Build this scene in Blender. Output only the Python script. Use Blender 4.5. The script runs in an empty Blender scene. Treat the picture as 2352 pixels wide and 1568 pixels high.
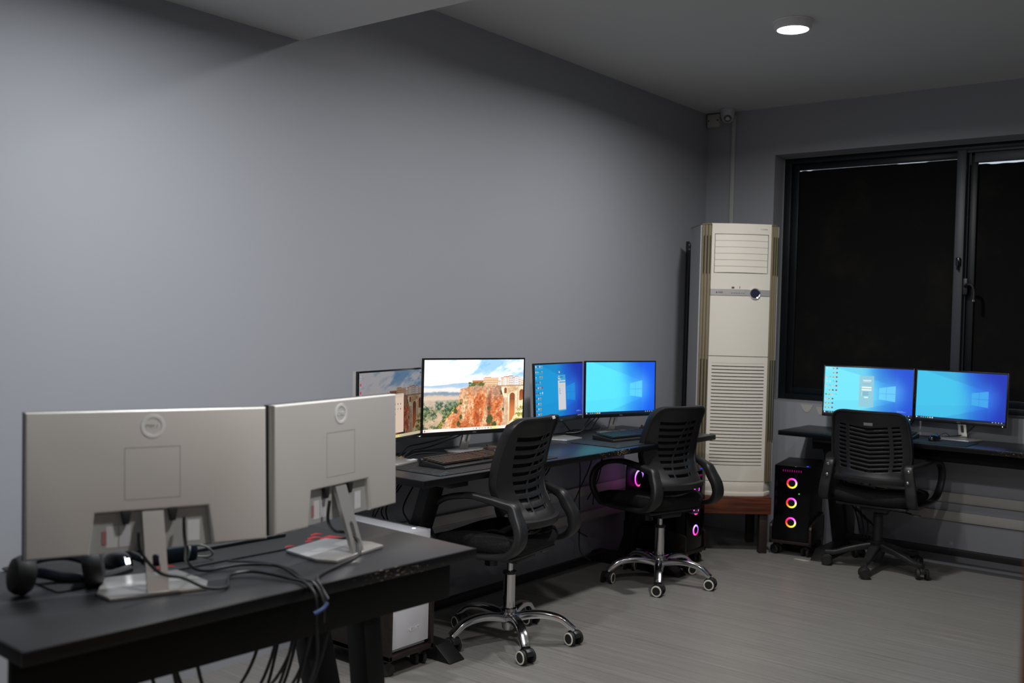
import bpy, bmesh, math, random
import numpy as np
from mathutils import Matrix, Vector
R = math.radians
PI = math.pi
rnd = random.Random(7)
sc = bpy.context.scene
COL = sc.collection

# ------------------------------------------------------------ camera, world, exposure
cd = bpy.data.cameras.new('camera'); cam = bpy.data.objects.new('camera', cd); COL.objects.link(cam)
cr, cu, cf = (0.78453269, 0.61953288, 0.02621948), (-0.0338671676, 0.00058991, 0.999426169), (-0.61916191, 0.78497048, -0.02144463)
r_, f_ = Vector(cr).normalized(), Vector(cf).normalized(); u_ = r_.cross(f_).normalized()
M = Matrix((r_, u_, -f_)).transposed().to_4x4(); M.translation = (3.323, 0, 1.412)
cam.matrix_world = M
cd.sensor_width = 36; cd.lens = 36 * 2297.28 / 2352; cd.clip_start = .05
cd.dof.use_dof = True; cd.dof.focus_distance = 4.4; cd.dof.aperture_fstop = 2.8
sc.camera = cam
sc.view_settings.view_transform = 'Standard'; sc.view_settings.look = 'None'
sc.view_settings.exposure = 0.0; sc.view_settings.gamma = 1; sc.view_settings.use_curve_mapping = False
W = bpy.data.worlds.new('world'); sc.world = W; W.use_nodes = True
W.node_tree.nodes['Background'].inputs[0].default_value = (.75, .8, .9, 1)
W.node_tree.nodes['Background'].inputs[1].default_value = .9
SPREAD = 167
LAMPS = [  # x, y, z of ceiling, radiance, colour
    (1.344, 4.637, 2.889, 510, (1, .985, .975)),
    (1.0, 1.75, 2.554, 410, (.95, .98, 1)),
    (1.34, 3.3, 2.889, 235, (1, .985, .975)),
    (2.1, 1.85, 2.554, 440, (1, .985, .97)),
    (4.3, 1.6, 2.554, 160, (1, .985, .97)),
    (4.3, -.4, 2.554, 240, (1, .985, .97)),
    (5.6, 1.6, 2.554, 150, (1, .985, .97)),  # added fill lamp, lights the unseen right wall for bounce
]

# ------------------------------------------------------------ materials
def srgb(c):
    return tuple(((x / 255) / 12.92 if x / 255 <= .04045 else ((x / 255 + .055) / 1.055) ** 2.4) for x in c) + (1,)
MATS = {}
def mat(name, col, rough=.5, metal=0, spec=.5, bump=None, var=None, coat=0):
    """col linear rgb; bump=(scale,strength,distance); var=(scale, amount)"""
    if name in MATS: return MATS[name]
    m = bpy.data.materials.new(name); m.use_nodes = True; nt = m.node_tree; b = nt.nodes['Principled BSDF']
    b.inputs['Base Color'].default_value = (*col[:3], 1); b.inputs['Roughness'].default_value = rough
    b.inputs['Metallic'].default_value = metal; b.inputs['Specular IOR Level'].default_value = spec
    if coat: b.inputs['Coat Weight'].default_value = coat; b.inputs['Coat Roughness'].default_value = .08
    tc = nt.nodes.new('ShaderNodeTexCoord')
    if var:
        n = nt.nodes.new('ShaderNodeTexNoise'); n.inputs['Scale'].default_value = var[0]; n.inputs['Detail'].default_value = 6
        nt.links.new(tc.outputs['Object'], n.inputs['Vector'])
        mx = nt.nodes.new('ShaderNodeMix'); mx.data_type = 'RGBA'
        mx.inputs[6].default_value = tuple(c * (1 - var[1]) for c in col[:3]) + (1,)
        mx.inputs[7].default_value = tuple(min(1, c * (1 + var[1])) for c in col[:3]) + (1,)
        nt.links.new(n.outputs[0], mx.inputs[0]); nt.links.new(mx.outputs[2], b.inputs['Base Color'])
    if bump:
        n = nt.nodes.new('ShaderNodeTexNoise'); n.inputs['Scale'].default_value = bump[0]; n.inputs['Detail'].default_value = 4
        nt.links.new(tc.outputs['Object'], n.inputs['Vector'])
        bp = nt.nodes.new('ShaderNodeBump'); bp.inputs['Strength'].default_value = bump[1]; bp.inputs['Distance'].default_value = bump[2]
        nt.links.new(n.outputs[0], bp.inputs['Height']); nt.links.new(bp.outputs[0], b.inputs['Normal'])
    MATS[name] = m
    return m
def emis(name, col, s):
    if name in MATS: return MATS[name]
    m = bpy.data.materials.new(name); m.use_nodes = True; nt = m.node_tree; nt.nodes.clear()
    e = nt.nodes.new('ShaderNodeEmission'); e.inputs[0].default_value = (*col[:3], 1); e.inputs[1].default_value = s
    o = nt.nodes.new('ShaderNodeOutputMaterial'); nt.links.new(e.outputs[0], o.inputs[0]); MATS[name] = m
    return m
wallm = mat('wall_paint', (.35, .36, .395), .62, spec=.35, bump=(9, .12, .004), var=(1.3, .025))
ceilm = mat('ceiling_paint', (.60, .60, .59), .8, bump=(14, .1, .003))
black = mat('black_plastic', (.016, .016, .017), .42, bump=(160, .15, .0006))
blackg = mat('gloss_black', (.006, .006, .007), .16)
deskm = mat('black_laminate', (.02, .021, .024), .36, spec=.4, var=(3, .25), bump=(220, .06, .0004))
steelb = mat('black_steel', (.008, .008, .008), .45, spec=.35, var=(6, .3))
chrome = mat('chrome', (.72, .72, .74), .12, 1, bump=(35, .08, .001))
silver = mat('silver_plastic', (.62, .602, .572), .38, metal=.25)
standm = mat('stand_silver', (.56, .555, .54), .3, metal=.65)
white = mat('white_plastic', (.78, .78, .76), .4)
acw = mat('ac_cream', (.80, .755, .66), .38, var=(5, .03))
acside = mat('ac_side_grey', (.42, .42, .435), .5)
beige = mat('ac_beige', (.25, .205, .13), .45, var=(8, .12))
olive = mat('ac_slot_dark', (.02, .025, .008), .8)
rubber = mat('rubber', (.012, .012, .012), .6)
ringw = mat('caster_ring', (.72, .69, .6), .4)
cablem = mat('cable_black', (.012, .012, .013), .45)
framem = mat('window_frame', (.006, .010, .013), .42, spec=.35)
framel = mat('window_frame_light', (.045, .052, .065), .45)
orange = mat('orange_wood', (.36, .14, .022), .45, var=(7, .25))
trunk = mat('trunking', (.5, .49, .455), .5)
boxm = mat('box_cream', (.48, .46, .4), .5)
whitecase = mat('case_white', (.74, .74, .78), .4)
redp = mat('red_print', (.35, .01, .015), .6)
def wood(name, a, b_, sc_=(2, 30, 30), rough=.45):
    m = bpy.data.materials.new(name); m.use_nodes = True; nt = m.node_tree; b = nt.nodes['Principled BSDF']
    tc = nt.nodes.new('ShaderNodeTexCoord'); mp = nt.nodes.new('ShaderNodeMapping'); mp.inputs['Scale'].default_value = sc_
    n = nt.nodes.new('ShaderNodeTexNoise'); n.inputs['Scale'].default_value = 2; n.inputs['Detail'].default_value = 8; n.inputs['Distortion'].default_value = .6
    cr_ = nt.nodes.new('ShaderNodeValToRGB'); cr_.color_ramp.elements[0].color = (*a, 1); cr_.color_ramp.elements[1].color = (*b_, 1)
    cr_.color_ramp.elements[0].position = .35; cr_.color_ramp.elements[1].position = .65
    nt.links.new(tc.outputs['Object'], mp.inputs[0]); nt.links.new(mp.outputs[0], n.inputs['Vector']); nt.links.new(n.outputs[0], cr_.inputs[0])
    nt.links.new(cr_.outputs[0], b.inputs['Base Color']); b.inputs['Roughness'].default_value = rough; MATS[name] = m
    return m
redwood = wood('red_brown_wood', (.05, .012, .004), (.16, .04, .012))
trolleyw = wood('trolley_wood', (.008, .0045, .0035), (.022, .011, .008))
def floor_material():
    m = bpy.data.materials.new('floor_vinyl'); m.use_nodes = True; nt = m.node_tree; b = nt.nodes['Principled BSDF']; N = nt.nodes.new; L = nt.links.new
    tc = N('ShaderNodeTexCoord')
    def streak(sx, sy, scale, lo, hi):
        mp = N('ShaderNodeMapping'); mp.inputs['Scale'].default_value = (sx, sy, 1)
        n = N('ShaderNodeTexNoise'); n.inputs['Scale'].default_value = scale; n.inputs['Detail'].default_value = 5; n.inputs['Roughness'].default_value = .6
        r = N('ShaderNodeMapRange'); r.inputs[1].default_value = lo; r.inputs[2].default_value = hi
        L(tc.outputs['Object'], mp.inputs[0]); L(mp.outputs[0], n.inputs['Vector']); L(n.outputs[0], r.inputs[0])
        return r.outputs[0]
    a = streak(.55, 24, 2.2, .3, .7); d = streak(.7, 42, 2.5, .57, .70); l = streak(.8, 62, 2, .57, .68); g = streak(.4, .5, 1.2, .3, .7)
    def mix(f, c1, c2, fac=1):
        mx = N('ShaderNodeMix'); mx.data_type = 'RGBA'
        if fac != 1:
            mm = N('ShaderNodeMath'); mm.operation = 'MULTIPLY'; mm.inputs[1].default_value = fac; L(f, mm.inputs[0]); f = mm.outputs[0]
        L(f, mx.inputs[0])
        for i, c in ((6, c1), (7, c2)):
            if isinstance(c, tuple): mx.inputs[i].default_value = (*c, 1)
            else: L(c, mx.inputs[i])
        return mx.outputs[2]
    c = mix(a, (.19, .18, .166), (.258, .248, .232))
    c = mix(g, c, (.182, .176, .166), .35)
    c = mix(d, c, (.10, .093, .085), .55)
    c = mix(l, c, (.42, .42, .405), .4)
    L(c, b.inputs['Base Color']); b.inputs['Roughness'].default_value = .36; b.inputs['Specular IOR Level'].default_value = .45
    bp = N('ShaderNodeBump'); bp.inputs['Strength'].default_value = .25; bp.inputs['Distance'].default_value = .001; L(a, bp.inputs['Height']); L(bp.outputs[0], b.inputs['Normal'])
    return m
floorm = floor_material()
def edge_material():
    m = bpy.data.materials.new('worn_desk_edge'); m.use_nodes = True; nt = m.node_tree; b = nt.nodes['Principled BSDF']; N = nt.nodes.new; L = nt.links.new
    tc = N('ShaderNodeTexCoord'); mp = N('ShaderNodeMapping'); mp.inputs['Scale'].default_value = (1, 1, 5)
    n = N('ShaderNodeTexNoise'); n.inputs['Scale'].default_value = 55; n.inputs['Detail'].default_value = 5; n.inputs['Roughness'].default_value = .7
    n2 = N('ShaderNodeTexNoise'); n2.inputs['Scale'].default_value = 2.3
    mu = N('ShaderNodeMath'); mu.operation = 'MULTIPLY'
    r = N('ShaderNodeMapRange'); r.inputs[1].default_value = .355; r.inputs[2].default_value = .38
    L(tc.outputs['Object'], mp.inputs[0]); L(mp.outputs[0], n.inputs['Vector']); L(tc.outputs['Object'], n2.inputs['Vector'])
    L(n.outputs[0], mu.inputs[0]); L(n2.outputs[0], mu.inputs[1]); L(mu.outputs[0], r.inputs[0])
    mx = N('ShaderNodeMix'); mx.data_type = 'RGBA'; mx.inputs[6].default_value = (.004, .004, .0045, 1); mx.inputs[7].default_value = (.30, .24, .15, 1); b.inputs['Specular IOR Level'].default_value = .35
    L(r.outputs[0], mx.inputs[0]); L(mx.outputs[2], b.inputs['Base Color']); b.inputs['Roughness'].default_value = .3
    return m
edgem = edge_material()
def fabric_material(name, col, scale):
    m = bpy.data.materials.new(name); m.use_nodes = True; nt = m.node_tree; b = nt.nodes['Principled BSDF']; N = nt.nodes.new; L = nt.links.new
    tc = N('ShaderNodeTexCoord'); v = N('ShaderNodeTexVoronoi'); v.inputs['Scale'].default_value = scale; L(tc.outputs['Object'], v.inputs['Vector'])
    r = N('ShaderNodeMapRange'); r.inputs[1].default_value = .1; r.inputs[2].default_value = .6; L(v.outputs['Distance'], r.inputs[0])
    mx = N('ShaderNodeMix'); mx.data_type = 'RGBA'; mx.inputs[6].default_value = (col * .35, col * .35, col * .35, 1); mx.inputs[7].default_value = (col, col, col * 1.02, 1)
    L(r.outputs[0], mx.inputs[0]); L(mx.outputs[2], b.inputs['Base Color']); b.inputs['Roughness'].default_value = .85; b.inputs['Specular IOR Level'].default_value = .25
    bp = N('ShaderNodeBump'); bp.inputs['Strength'].default_value = .5; bp.inputs['Distance'].default_value = .002; L(r.outputs[0], bp.inputs['Height']); L(bp.outputs[0], b.inputs['Normal'])
    return m
fabric = fabric_material('mesh_fabric', .014, 180)
def glass_material():
    m = bpy.data.materials.new('window_glass'); m.use_nodes = True; b = m.node_tree.nodes['Principled BSDF']
    b.inputs['Base Color'].default_value = (.9, .95, .95, 1); b.inputs['Transmission Weight'].default_value = 1; b.inputs['Roughness'].default_value = .02; b.inputs['IOR'].default_value = 1.45
    return m
glassm = glass_material()
def smoked():
    m = bpy.data.materials.new('smoked_glass'); m.use_nodes = True; b = m.node_tree.nodes['Principled BSDF']
    b.inputs['Base Color'].default_value = (.45, .42, .5, 1); b.inputs['Transmission Weight'].default_value = 1; b.inputs['Roughness'].default_value = .03; b.inputs['IOR'].default_value = 1.2
    return m
smokedm = smoked()
def blind_material():
    m = bpy.data.materials.new('blackout_cloth'); m.use_nodes = True; nt = m.node_tree; b = nt.nodes['Principled BSDF']; N = nt.nodes.new; L = nt.links.new
    tc = N('ShaderNodeTexCoord'); n = N('ShaderNodeTexNoise'); n.inputs['Scale'].default_value = 3; n.inputs['Detail'].default_value = 9; n.inputs['Roughness'].default_value = .7
    L(tc.outputs['Object'], n.inputs['Vector']); r = N('ShaderNodeMapRange'); r.inputs[1].default_value = .5; r.inputs[2].default_value = .75; L(n.outputs[0], r.inputs[0])
    mx = N('ShaderNodeMix'); mx.data_type = 'RGBA'; mx.inputs[6].default_value = (.009, .009, .009, 1); mx.inputs[7].default_value = (.018, .017, .014, 1)
    L(r.outputs[0], mx.inputs[0]); L(mx.outputs[2], b.inputs['Base Color']); b.inputs['Roughness'].default_value = .9; b.inputs['Specular IOR Level'].default_value = .1
    return m
blindm = blind_material()
def ring_material(name, stops, s):
    """RGB fan light: hue runs round the ring (object X/Z angle)"""
    m = bpy.data.materials.new(name); m.use_nodes = True; nt = m.node_tree; nt.nodes.clear(); N = nt.nodes.new; L = nt.links.new
    g = N('ShaderNodeTexCoord'); s_ = N('ShaderNodeSeparateXYZ'); L(g.outputs['Object'], s_.inputs[0])
    at = N('ShaderNodeMath'); at.operation = 'ARCTAN2'; L(s_.outputs['Z'], at.inputs[0]); L(s_.outputs['X'], at.inputs[1])
    r = N('ShaderNodeMapRange'); r.inputs[1].default_value = -PI; r.inputs[2].default_value = PI; L(at.outputs[0], r.inputs[0])
    c = N('ShaderNodeValToRGB'); el = c.color_ramp.elements
    el[0].position = 0; el[0].color = (*stops[0], 1); el[1].position = 1; el[1].color = (*stops[0], 1)
    for i, st in enumerate(stops[1:], 1):
        e = el.new(i / len(stops)); e.color = (*st, 1)
    L(r.outputs[0], c.inputs[0]); e = N('ShaderNodeEmission'); e.inputs[1].default_value = s; L(c.outputs[0], e.inputs[0])
    o = N('ShaderNodeOutputMaterial'); L(e.outputs[0], o.inputs[0])
    return m
ring_warm = ring_material('fan_light_rainbow', [(1, .02, .03), (1, .3, .02), (1, .8, .08), (.75, 1, .05), (1, .2, .9), (.9, .05, .8), (1, .02, .15)], 1.6)
ring_hot = ring_material('fan_light_hot', [(.9, .1, 1), (1, .05, .5), (1, .1, .3), (.8, .1, .8), (.5, .2, 1), (.7, .5, 1), (.9, .6, 1)], 2.6)
ring_cool = ring_material('fan_light_violet', [(.9, .1, 1), (1, .05, .5), (1, .02, .1), (.6, .05, .6), (.3, .12, 1), (.4, .3, 1), (.8, .4, 1)], 1.9)

# ------------------------------------------------------------ object helpers
def tag(o, label=None, cat=None, group=None, kind=None):
    if label: o['label'] = label
    if cat: o['category'] = cat
    if group: o['group'] = group
    if kind: o['kind'] = kind
    return o
def thing(name, label, cat, loc=(0, 0, 0), rz=0, group=None):
    o = bpy.data.objects.new(name, None); COL.objects.link(o); o.location = loc; o.rotation_euler = (0, 0, rz); o.empty_display_size = .05
    return tag(o, label, cat, group)
def T(loc=(0, 0, 0), rot=(0, 0, 0)):
    from mathutils import Euler
    return Matrix.Translation(loc) @ Euler(rot).to_matrix().to_4x4()
class MB:
    def __init__(s): s.v = []; s.f = []; s.m = []
    def add(s, vs, fs, M=None, mi=0):
        o = len(s.v)
        s.v += [tuple(M @ Vector(v)) if M is not None else tuple(v) for v in vs]
        s.f += [tuple(i + o for i in f) for f in fs]; s.m += [mi] * len(fs)
        return s
    def bm(s, b, M=None, mi=0):
        b.verts.index_update(); s.add([v.co[:] for v in b.verts], [[v.index for v in f.verts] for f in b.faces], M, mi); b.free(); return s
    def box(s, c, d, bev=0, M=None, mi=0, seg=2, taper=None):
        b = bmesh.new(); bmesh.ops.create_cube(b, size=1)
        for v in b.verts:
            v.co = Vector((v.co.x * d[0], v.co.y * d[1], v.co.z * d[2]))
            if taper and v.co.z < 0: v.co.x *= taper[0]; v.co.y *= taper[1]
        if bev: bmesh.ops.bevel(b, geom=b.edges[:], offset=bev, segments=seg, profile=.5, affect='EDGES')
        TT = Matrix.Translation(c); return s.bm(b, (M @ TT) if M is not None else TT, mi)
    def bx(s, x0, x1, y0, y1, z0, z1, bev=0, M=None, mi=0):
        return s.box(((x0 + x1) / 2, (y0 + y1) / 2, (z0 + z1) / 2), (abs(x1 - x0), abs(y1 - y0), abs(z1 - z0)), bev, M, mi)
    def prism(s, pts, z0, z1, bev=0, M=None, mi=0, seg=2, capbev=None):
        b = bmesh.new(); lo = [b.verts.new((x, y, z0)) for x, y in pts]; hi = [b.verts.new((x, y, z1)) for x, y in pts]; n = len(pts)
        b.faces.new(lo[::-1]); top = b.faces.new(hi)
        for i in range(n): b.faces.new((lo[i], lo[(i + 1) % n], hi[(i + 1) % n], hi[i]))
        bmesh.ops.recalc_face_normals(b, faces=b.faces[:])
        if capbev: bmesh.ops.bevel(b, geom=list(top.edges), offset=capbev, segments=4, profile=.5, affect='EDGES')
        elif bev: bmesh.ops.bevel(b, geom=b.edges[:], offset=bev, segments=seg, profile=.5, affect='EDGES')
        return s.bm(b, M, mi)
    def lathe(s, prof, n=24, M=None, mi=0):
        """prof [(r,z)...] about Z, closed at ends where r=0"""
        vs = []; fs = []
        for r, z in prof:
            for k in range(n): a = 2 * PI * k / n; vs.append((r * math.cos(a), r * math.sin(a), z))
        for i in range(len(prof) - 1):
            for k in range(n):
                k2 = (k + 1) % n; fs.append((i * n + k, i * n + k2, (i + 1) * n + k2, (i + 1) * n + k))
        if prof[0][0] > 1e-6: fs.append(tuple(range(n))[::-1])
        if prof[-1][0] > 1e-6: fs.append(tuple(range((len(prof) - 1) * n, len(prof) * n)))
        return s.add(vs, fs, M, mi)
    def cyl(s, c, r, h, axis='z', n=20, bev=0, mi=0, M=None):
        bv = bev or min(r, h) * .08
        p = [(0, -h / 2), (r - bv, -h / 2), (r, -h / 2 + bv), (r, h / 2 - bv), (r - bv, h / 2), (0, h / 2)]
        rot = {'z': (0, 0, 0), 'x': (0, PI / 2, 0), 'y': (PI / 2, 0, 0)}[axis]; TT = T(c, rot)
        return s.lathe(p, n, (M @ TT) if M is not None else TT, mi)
    def tube(s, pts, r, n=8, closed=False, M=None, mi=0, sub=6, flat=None):
        """smooth tube through pts; r number or list; flat=(wu,wv) list/tuple for elliptic sections"""
        P = [Vector(p) for p in pts]; rs = r if isinstance(r, (list, tuple)) else [r] * len(P)
        Q, RR = [], []
        m = len(P)
        rng = range(m if closed else m - 1)
        for i in rng:
            p0 = P[(i - 1) % m] if (closed or i > 0) else P[i]; p1 = P[i]; p2 = P[(i + 1) % m]; p3 = P[(i + 2) % m] if (closed or i + 2 < m) else p2
            for k in range(sub):
                t = k / sub
                Q.append(.5 * ((2 * p1) + (p2 - p0) * t + (2 * p0 - 5 * p1 + 4 * p2 - p3) * t * t + (3 * p1 - p0 - 3 * p2 + p3) * t ** 3))
                a, b = rs[i], rs[(i + 1) % m]
                RR.append(a * (1 - t) + b * t if not isinstance(a, (tuple, list)) else tuple(x * (1 - t) + y * t for x, y in zip(a, b)))
        if not closed: Q.append(P[-1]); RR.append(rs[-1])
        vs, fs = [], []; nq = len(Q); up = None
        for i, q in enumerate(Q):
            t = ((Q[(i + 1) % nq] - Q[(i - 1) % nq]) if (closed or 0 < i < nq - 1) else (Q[1] - Q[0] if i == 0 else Q[-1] - Q[-2])).normalized()
            if flat: side = Vector(flat)
            else:
                if up is None: up = Vector((0, 0, 1)) if abs(t.z) < .9 else Vector((1, 0, 0))
                side = t.cross(up)
                if side.length < 1e-4: side = t.orthogonal()
            side = (side - t * side.dot(t)).normalized(); up2 = side.cross(t).normalized()
            if not flat: up = up2
            ra, rb = RR[i] if isinstance(RR[i], (tuple, list)) else (RR[i], RR[i])
            for k in range(n):
                a = 2 * PI * (k + .5) / n; ca, sa = math.cos(a), math.sin(a)
                if flat:  # superellipse
                    ca = math.copysign(abs(ca) ** .5, ca); sa = math.copysign(abs(sa) ** .5, sa)
                vs.append(q + side * ra * ca + up2 * rb * sa)
        for i in range(nq if closed else nq - 1):
            i2 = (i + 1) % nq
            for k in range(n): k2 = (k + 1) % n; fs.append((i * n + k, i * n + k2, i2 * n + k2, i2 * n + k))
        if not closed: fs.append(tuple(range(n))[::-1]); fs.append(tuple(range((nq - 1) * n, nq * n)))
        return s.add(vs, fs, M, mi)
    def build(s, name, mats, parent=None, ang=35, solid=None, subsurf=0, loc=None, rot=None):
        me = bpy.data.meshes.new(name); me.from_pydata(s.v, [], s.f)
        ms = mats if isinstance(mats, (list, tuple)) else [mats]
        for m in ms: me.materials.append(m)
        if len(ms) > 1: me.polygons.foreach_set('material_index', s.m)
        b = bmesh.new(); b.from_mesh(me); bmesh.ops.recalc_face_normals(b, faces=b.faces[:]); b.to_mesh(me); b.free()
        me.shade_smooth(); me.set_sharp_from_angle(angle=R(ang))
        o = bpy.data.objects.new(name, me); COL.objects.link(o); o.parent = parent
        if loc: o.location = loc
        if rot: o.rotation_euler = rot
        if solid: md = o.modifiers.new('solid', 'SOLIDIFY'); md.thickness = solid; md.offset = 0
        if subsurf: md = o.modifiers.new('sub', 'SUBSURF'); md.levels = subsurf; md.render_levels = subsurf
        return o
def copy_tree(o, parent=None):
    c = o.copy(); COL.objects.link(c); c.parent = parent
    for ch in list(o.children): copy_tree(ch, c)
    return c
def text(name, s, size, m, parent, loc, rot, ext=.0006, label=None, align='CENTER'):
    cu_ = bpy.data.curves.new(name, 'FONT'); cu_.body = s; cu_.size = size; cu_.extrude = ext; cu_.align_x = align; cu_.align_y = 'CENTER'; cu_.resolution_u = 3
    tmp = bpy.data.objects.new('tmp', cu_); COL.objects.link(tmp)
    me = bpy.data.meshes.new_from_object(tmp.evaluated_get(bpy.context.evaluated_depsgraph_get())); bpy.data.objects.remove(tmp)
    me.name = name; me.materials.clear(); me.materials.append(m)
    o = bpy.data.objects.new(name, me); COL.objects.link(o); o.parent = parent; o.location = loc; o.rotation_euler = rot
    if label: o['label'] = label
    return o
def struct(o, kind='structure'): o['kind'] = kind; return o
def cable(name, pts, r, label, group=None, m=None, cat='cable', sub=6):
    o = MB().tube(pts, r, 8, sub=sub).build(name, m or cablem); return tag(o, label, cat, group)

# ------------------------------------------------------------ room shell
YB, ZC, ZS, YS = 6.38, 2.889, 2.554, 2.728
XR, YF = 6.6, -3.4
struct(MB().bx(-.15, XR + .15, YF - .15, YB + .3, -.12, 0).build('floor', floorm))
struct(MB().bx(-.15, XR + .15, YF - .15, YB + .3, ZC, ZC + .12).build('ceiling', ceilm))
struct(MB().bx(0.0, XR, YF, YS, ZS, ZC - .001).build('ceiling_soffit', ceilm))
struct(MB().bx(-.15, 0, YF - .15, YB + .3, 0, ZC).build('wall_left', wallm))
struct(MB().bx(XR, XR + .15, YF - .15, YB + .3, 0, ZC).build('wall_right', wallm))
struct(MB().bx(0, XR, YF - .15, YF, 0, ZC).build('wall_front', wallm))
WX0, WX1, WZ0, WZ1, WD = .503, 3.15, .916, 2.567, .3
wb = MB().bx(0, WX0, YB, YB + WD, 0, ZC).bx(WX1, XR, YB, YB + WD, 0, ZC).bx(WX0, WX1, YB, YB + WD, 0, WZ0).bx(WX0, WX1, YB, YB + WD, WZ1, ZC)
wall_back = struct(wb.build('wall_back', wallm))
pm = mat('plaster', (.5, .48, .44), .8)
for x, z, w_ in ((.78, .885, .085), (.872, .875, .06)):
    MB().prism([(-w_ / 2, .02), (w_ / 2, .02), (w_ * .3, -.012), (w_ * .1, -.03), (-w_ * .15, -.028), (-w_ * .35, -.005)], 0, .002, M=T((x, YB - .0005, z), (PI / 2, 0, 0))).build('plaster_patch', pm, wall_back)

# window: frame, sashes, panes, handle, latch, blackout cloths
win = bpy.data.objects.new('window_1', None); COL.objects.link(win); struct(win)
tag(win, 'dark framed sliding window with blacked-out panes above the right desk')
y0 = YB + .155
fr = MB().bx(WX0 + .001, WX0 + .055, y0, y0 + .08, WZ0 + .001, WZ1 - .001, .004).bx(WX1 - .09, WX1 - .001, y0, y0 + .08, WZ0 + .001, WZ1 - .001, .004)
fr.bx(WX0 + .055, WX1 - .09, y0, y0 + .08, WZ0 + .001, WZ0 + .045, .004).bx(WX0 + .055, WX1 - .09, y0, y0 + .08, WZ1 - .045, WZ1 - .001, .004)
fr.build('window_frame', framem, win)
MB().bx(WX0 + .001, WX0 + .007, y0 - .006, y0, WZ0, WZ1).bx(WX0, WX1, y0 - .006, y0, WZ1 - .007, WZ1 - .001).bx(WX0, WX1, y0 - .006, y0, WZ0 + .001, WZ0 + .006).build('sealant_bead', mat('sealant', (.3, .3, .3), .6), win)
XM = 1.66
for nm, xa, xb, yy in (('sash', WX0 + .055, XM + .005, y0 + .028), ('sash', XM + .03, WX1 - .09, y0 + .052)):
    s = MB(); za, zb = WZ0 + .045, WZ1 - .045; w_ = .042
    s.bx(xa, xa + w_, yy, yy + .02, za, zb, .003).bx(xb - w_, xb, yy, yy + .02, za, zb, .003).bx(xa + w_, xb - w_, yy, yy + .02, za, za + w_, .003).bx(xa + w_, xb - w_, yy, yy + .02, zb - w_, zb, .003)
    sa = s.build(nm, framem, win)
    MB().bx(xa + w_, xb - w_, yy + .027, yy + .031, za + .005, zb - .005).build('glass_pane', glassm, sa)
MB().bx(XM - .035, XM + .02, y0 - .012, y0 + .027, WZ0 + .045, WZ1 - .04, .004).bx(XM - .0, XM + .028, y0 + .03, y0 + .074, WZ0 + .046, WZ1 - .046).build('mullion', framel, win)
MB().bx(XM + .06, WX1 - .09, y0 + .01, y0 + .045, WZ1 - .12, WZ1 - .06, .004).bx(XM + .02, WX1 - .09, y0 - .008, y0 + .01, WZ1 - .06, WZ1 - .045, .003).build('top_rail', framel, win)
la = MB().box((0, 0, 0), (.03, .02, .055), .008).box((0, -.012, -.02), (.014, .02, .06), .006)
la.build('latch', blackg, win, loc=(XM - .005, y0 - .022, 1.84))
h = MB().box((0, 0, .0), (.028, .014, .1), .005).tube([(0, -.005, .0), (.02, -.04, .01), (.05, -.05, .005), (.062, -.05, -.03), (.062, -.05, -.085)], [.009, .009, .009, .009, .010], 10)
h.cyl((.062, -.05, -.088), .0105, .012, mi=1)
h.build('handle', [black, chrome], win, loc=(XM + .035, y0 + .0, 1.69))
for xa, xb, yy in ((WX0 + .06, XM + .002, y0 + .0505), (XM + .025, WX1 - .095, y0 + .0735)):
    left = xa < 1; n = 60; vs = []; fs = []; zt = WZ1 - .087
    for i in range(n + 1):
        x = xa + (xb - xa) * i / n; f = i / n
        gap = (.0035 if (f < .05 or .07 < f < .11) else .0026 if .62 < f < .8 else .0) if left else (.0 if f < .07 else .0045 + .0012 * math.sin(i * 1.3))
        if not left: zt = WZ1 - .1215
        for z in (WZ0 + .05, zt - gap): vs += [(x, yy + .0008 * math.sin(i), z), (x, yy + .003 + .0008 * math.sin(i), z)]
    for i in range(n):
        a = i * 4; b = a + 4
        fs += [(a, b, b + 2, a + 2), (a + 1, a + 3, b + 3, b + 1), (a + 2, b + 2, b + 3, a + 3), (a, a + 1, b + 1, b)]
    fs += [(0, 2, 3, 1), (n * 4, n * 4 + 1, n * 4 + 3, n * 4 + 2)]
    bl = MB().add(vs, fs).build('blackout_cloth', blindm)
    tag(bl, 'black cloth covering the ' + ('wide left' if left else 'right') + ' pane of the window', 'blind', 'blackout cloths over the window panes')

# trunking strips low on both walls
def trunking(name, label, p0, p1, z0, z1, axis):
    t = thing(name, label, 'trunking', (p0[0], p0[1], 0), 0, 'cable trunking strips on the walls')
    if axis == 'y': MB().bx(0, .022, 0, p1 - p0[1], z0, z1, .002).build('cover', trunk, t); MB().bx(0, .024, 0, p1 - p0[1], z0 - .004, z0).build('base_channel', trunk, t)
    else: MB().bx(0, p1 - p0[0], -.022, 0, z0, z1, .002).build('cover', trunk, t); MB().bx(0, p1 - p0[0], -.024, 0, z0 - .004, z0).build('base_channel', trunk, t)
trunking('cable_trunking', 'upper white trunking strip on the left wall behind the long desk', (0, 2.95), YB - .6, .385, .437, 'y')
trunking('cable_trunking', 'lower white trunking strip on the left wall behind the long desk', (0, 2.95), YB - .6, .235, .285, 'y')
trunking('cable_trunking', 'upper white trunking strip on the window wall under the right desk', (1.1, YB), 4.6, .391, .443, 'x')
trunking('cable_trunking', 'lower white trunking strip on the window wall under the right desk', (1.1, YB), 4.6, .279, .331, 'x')

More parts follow.
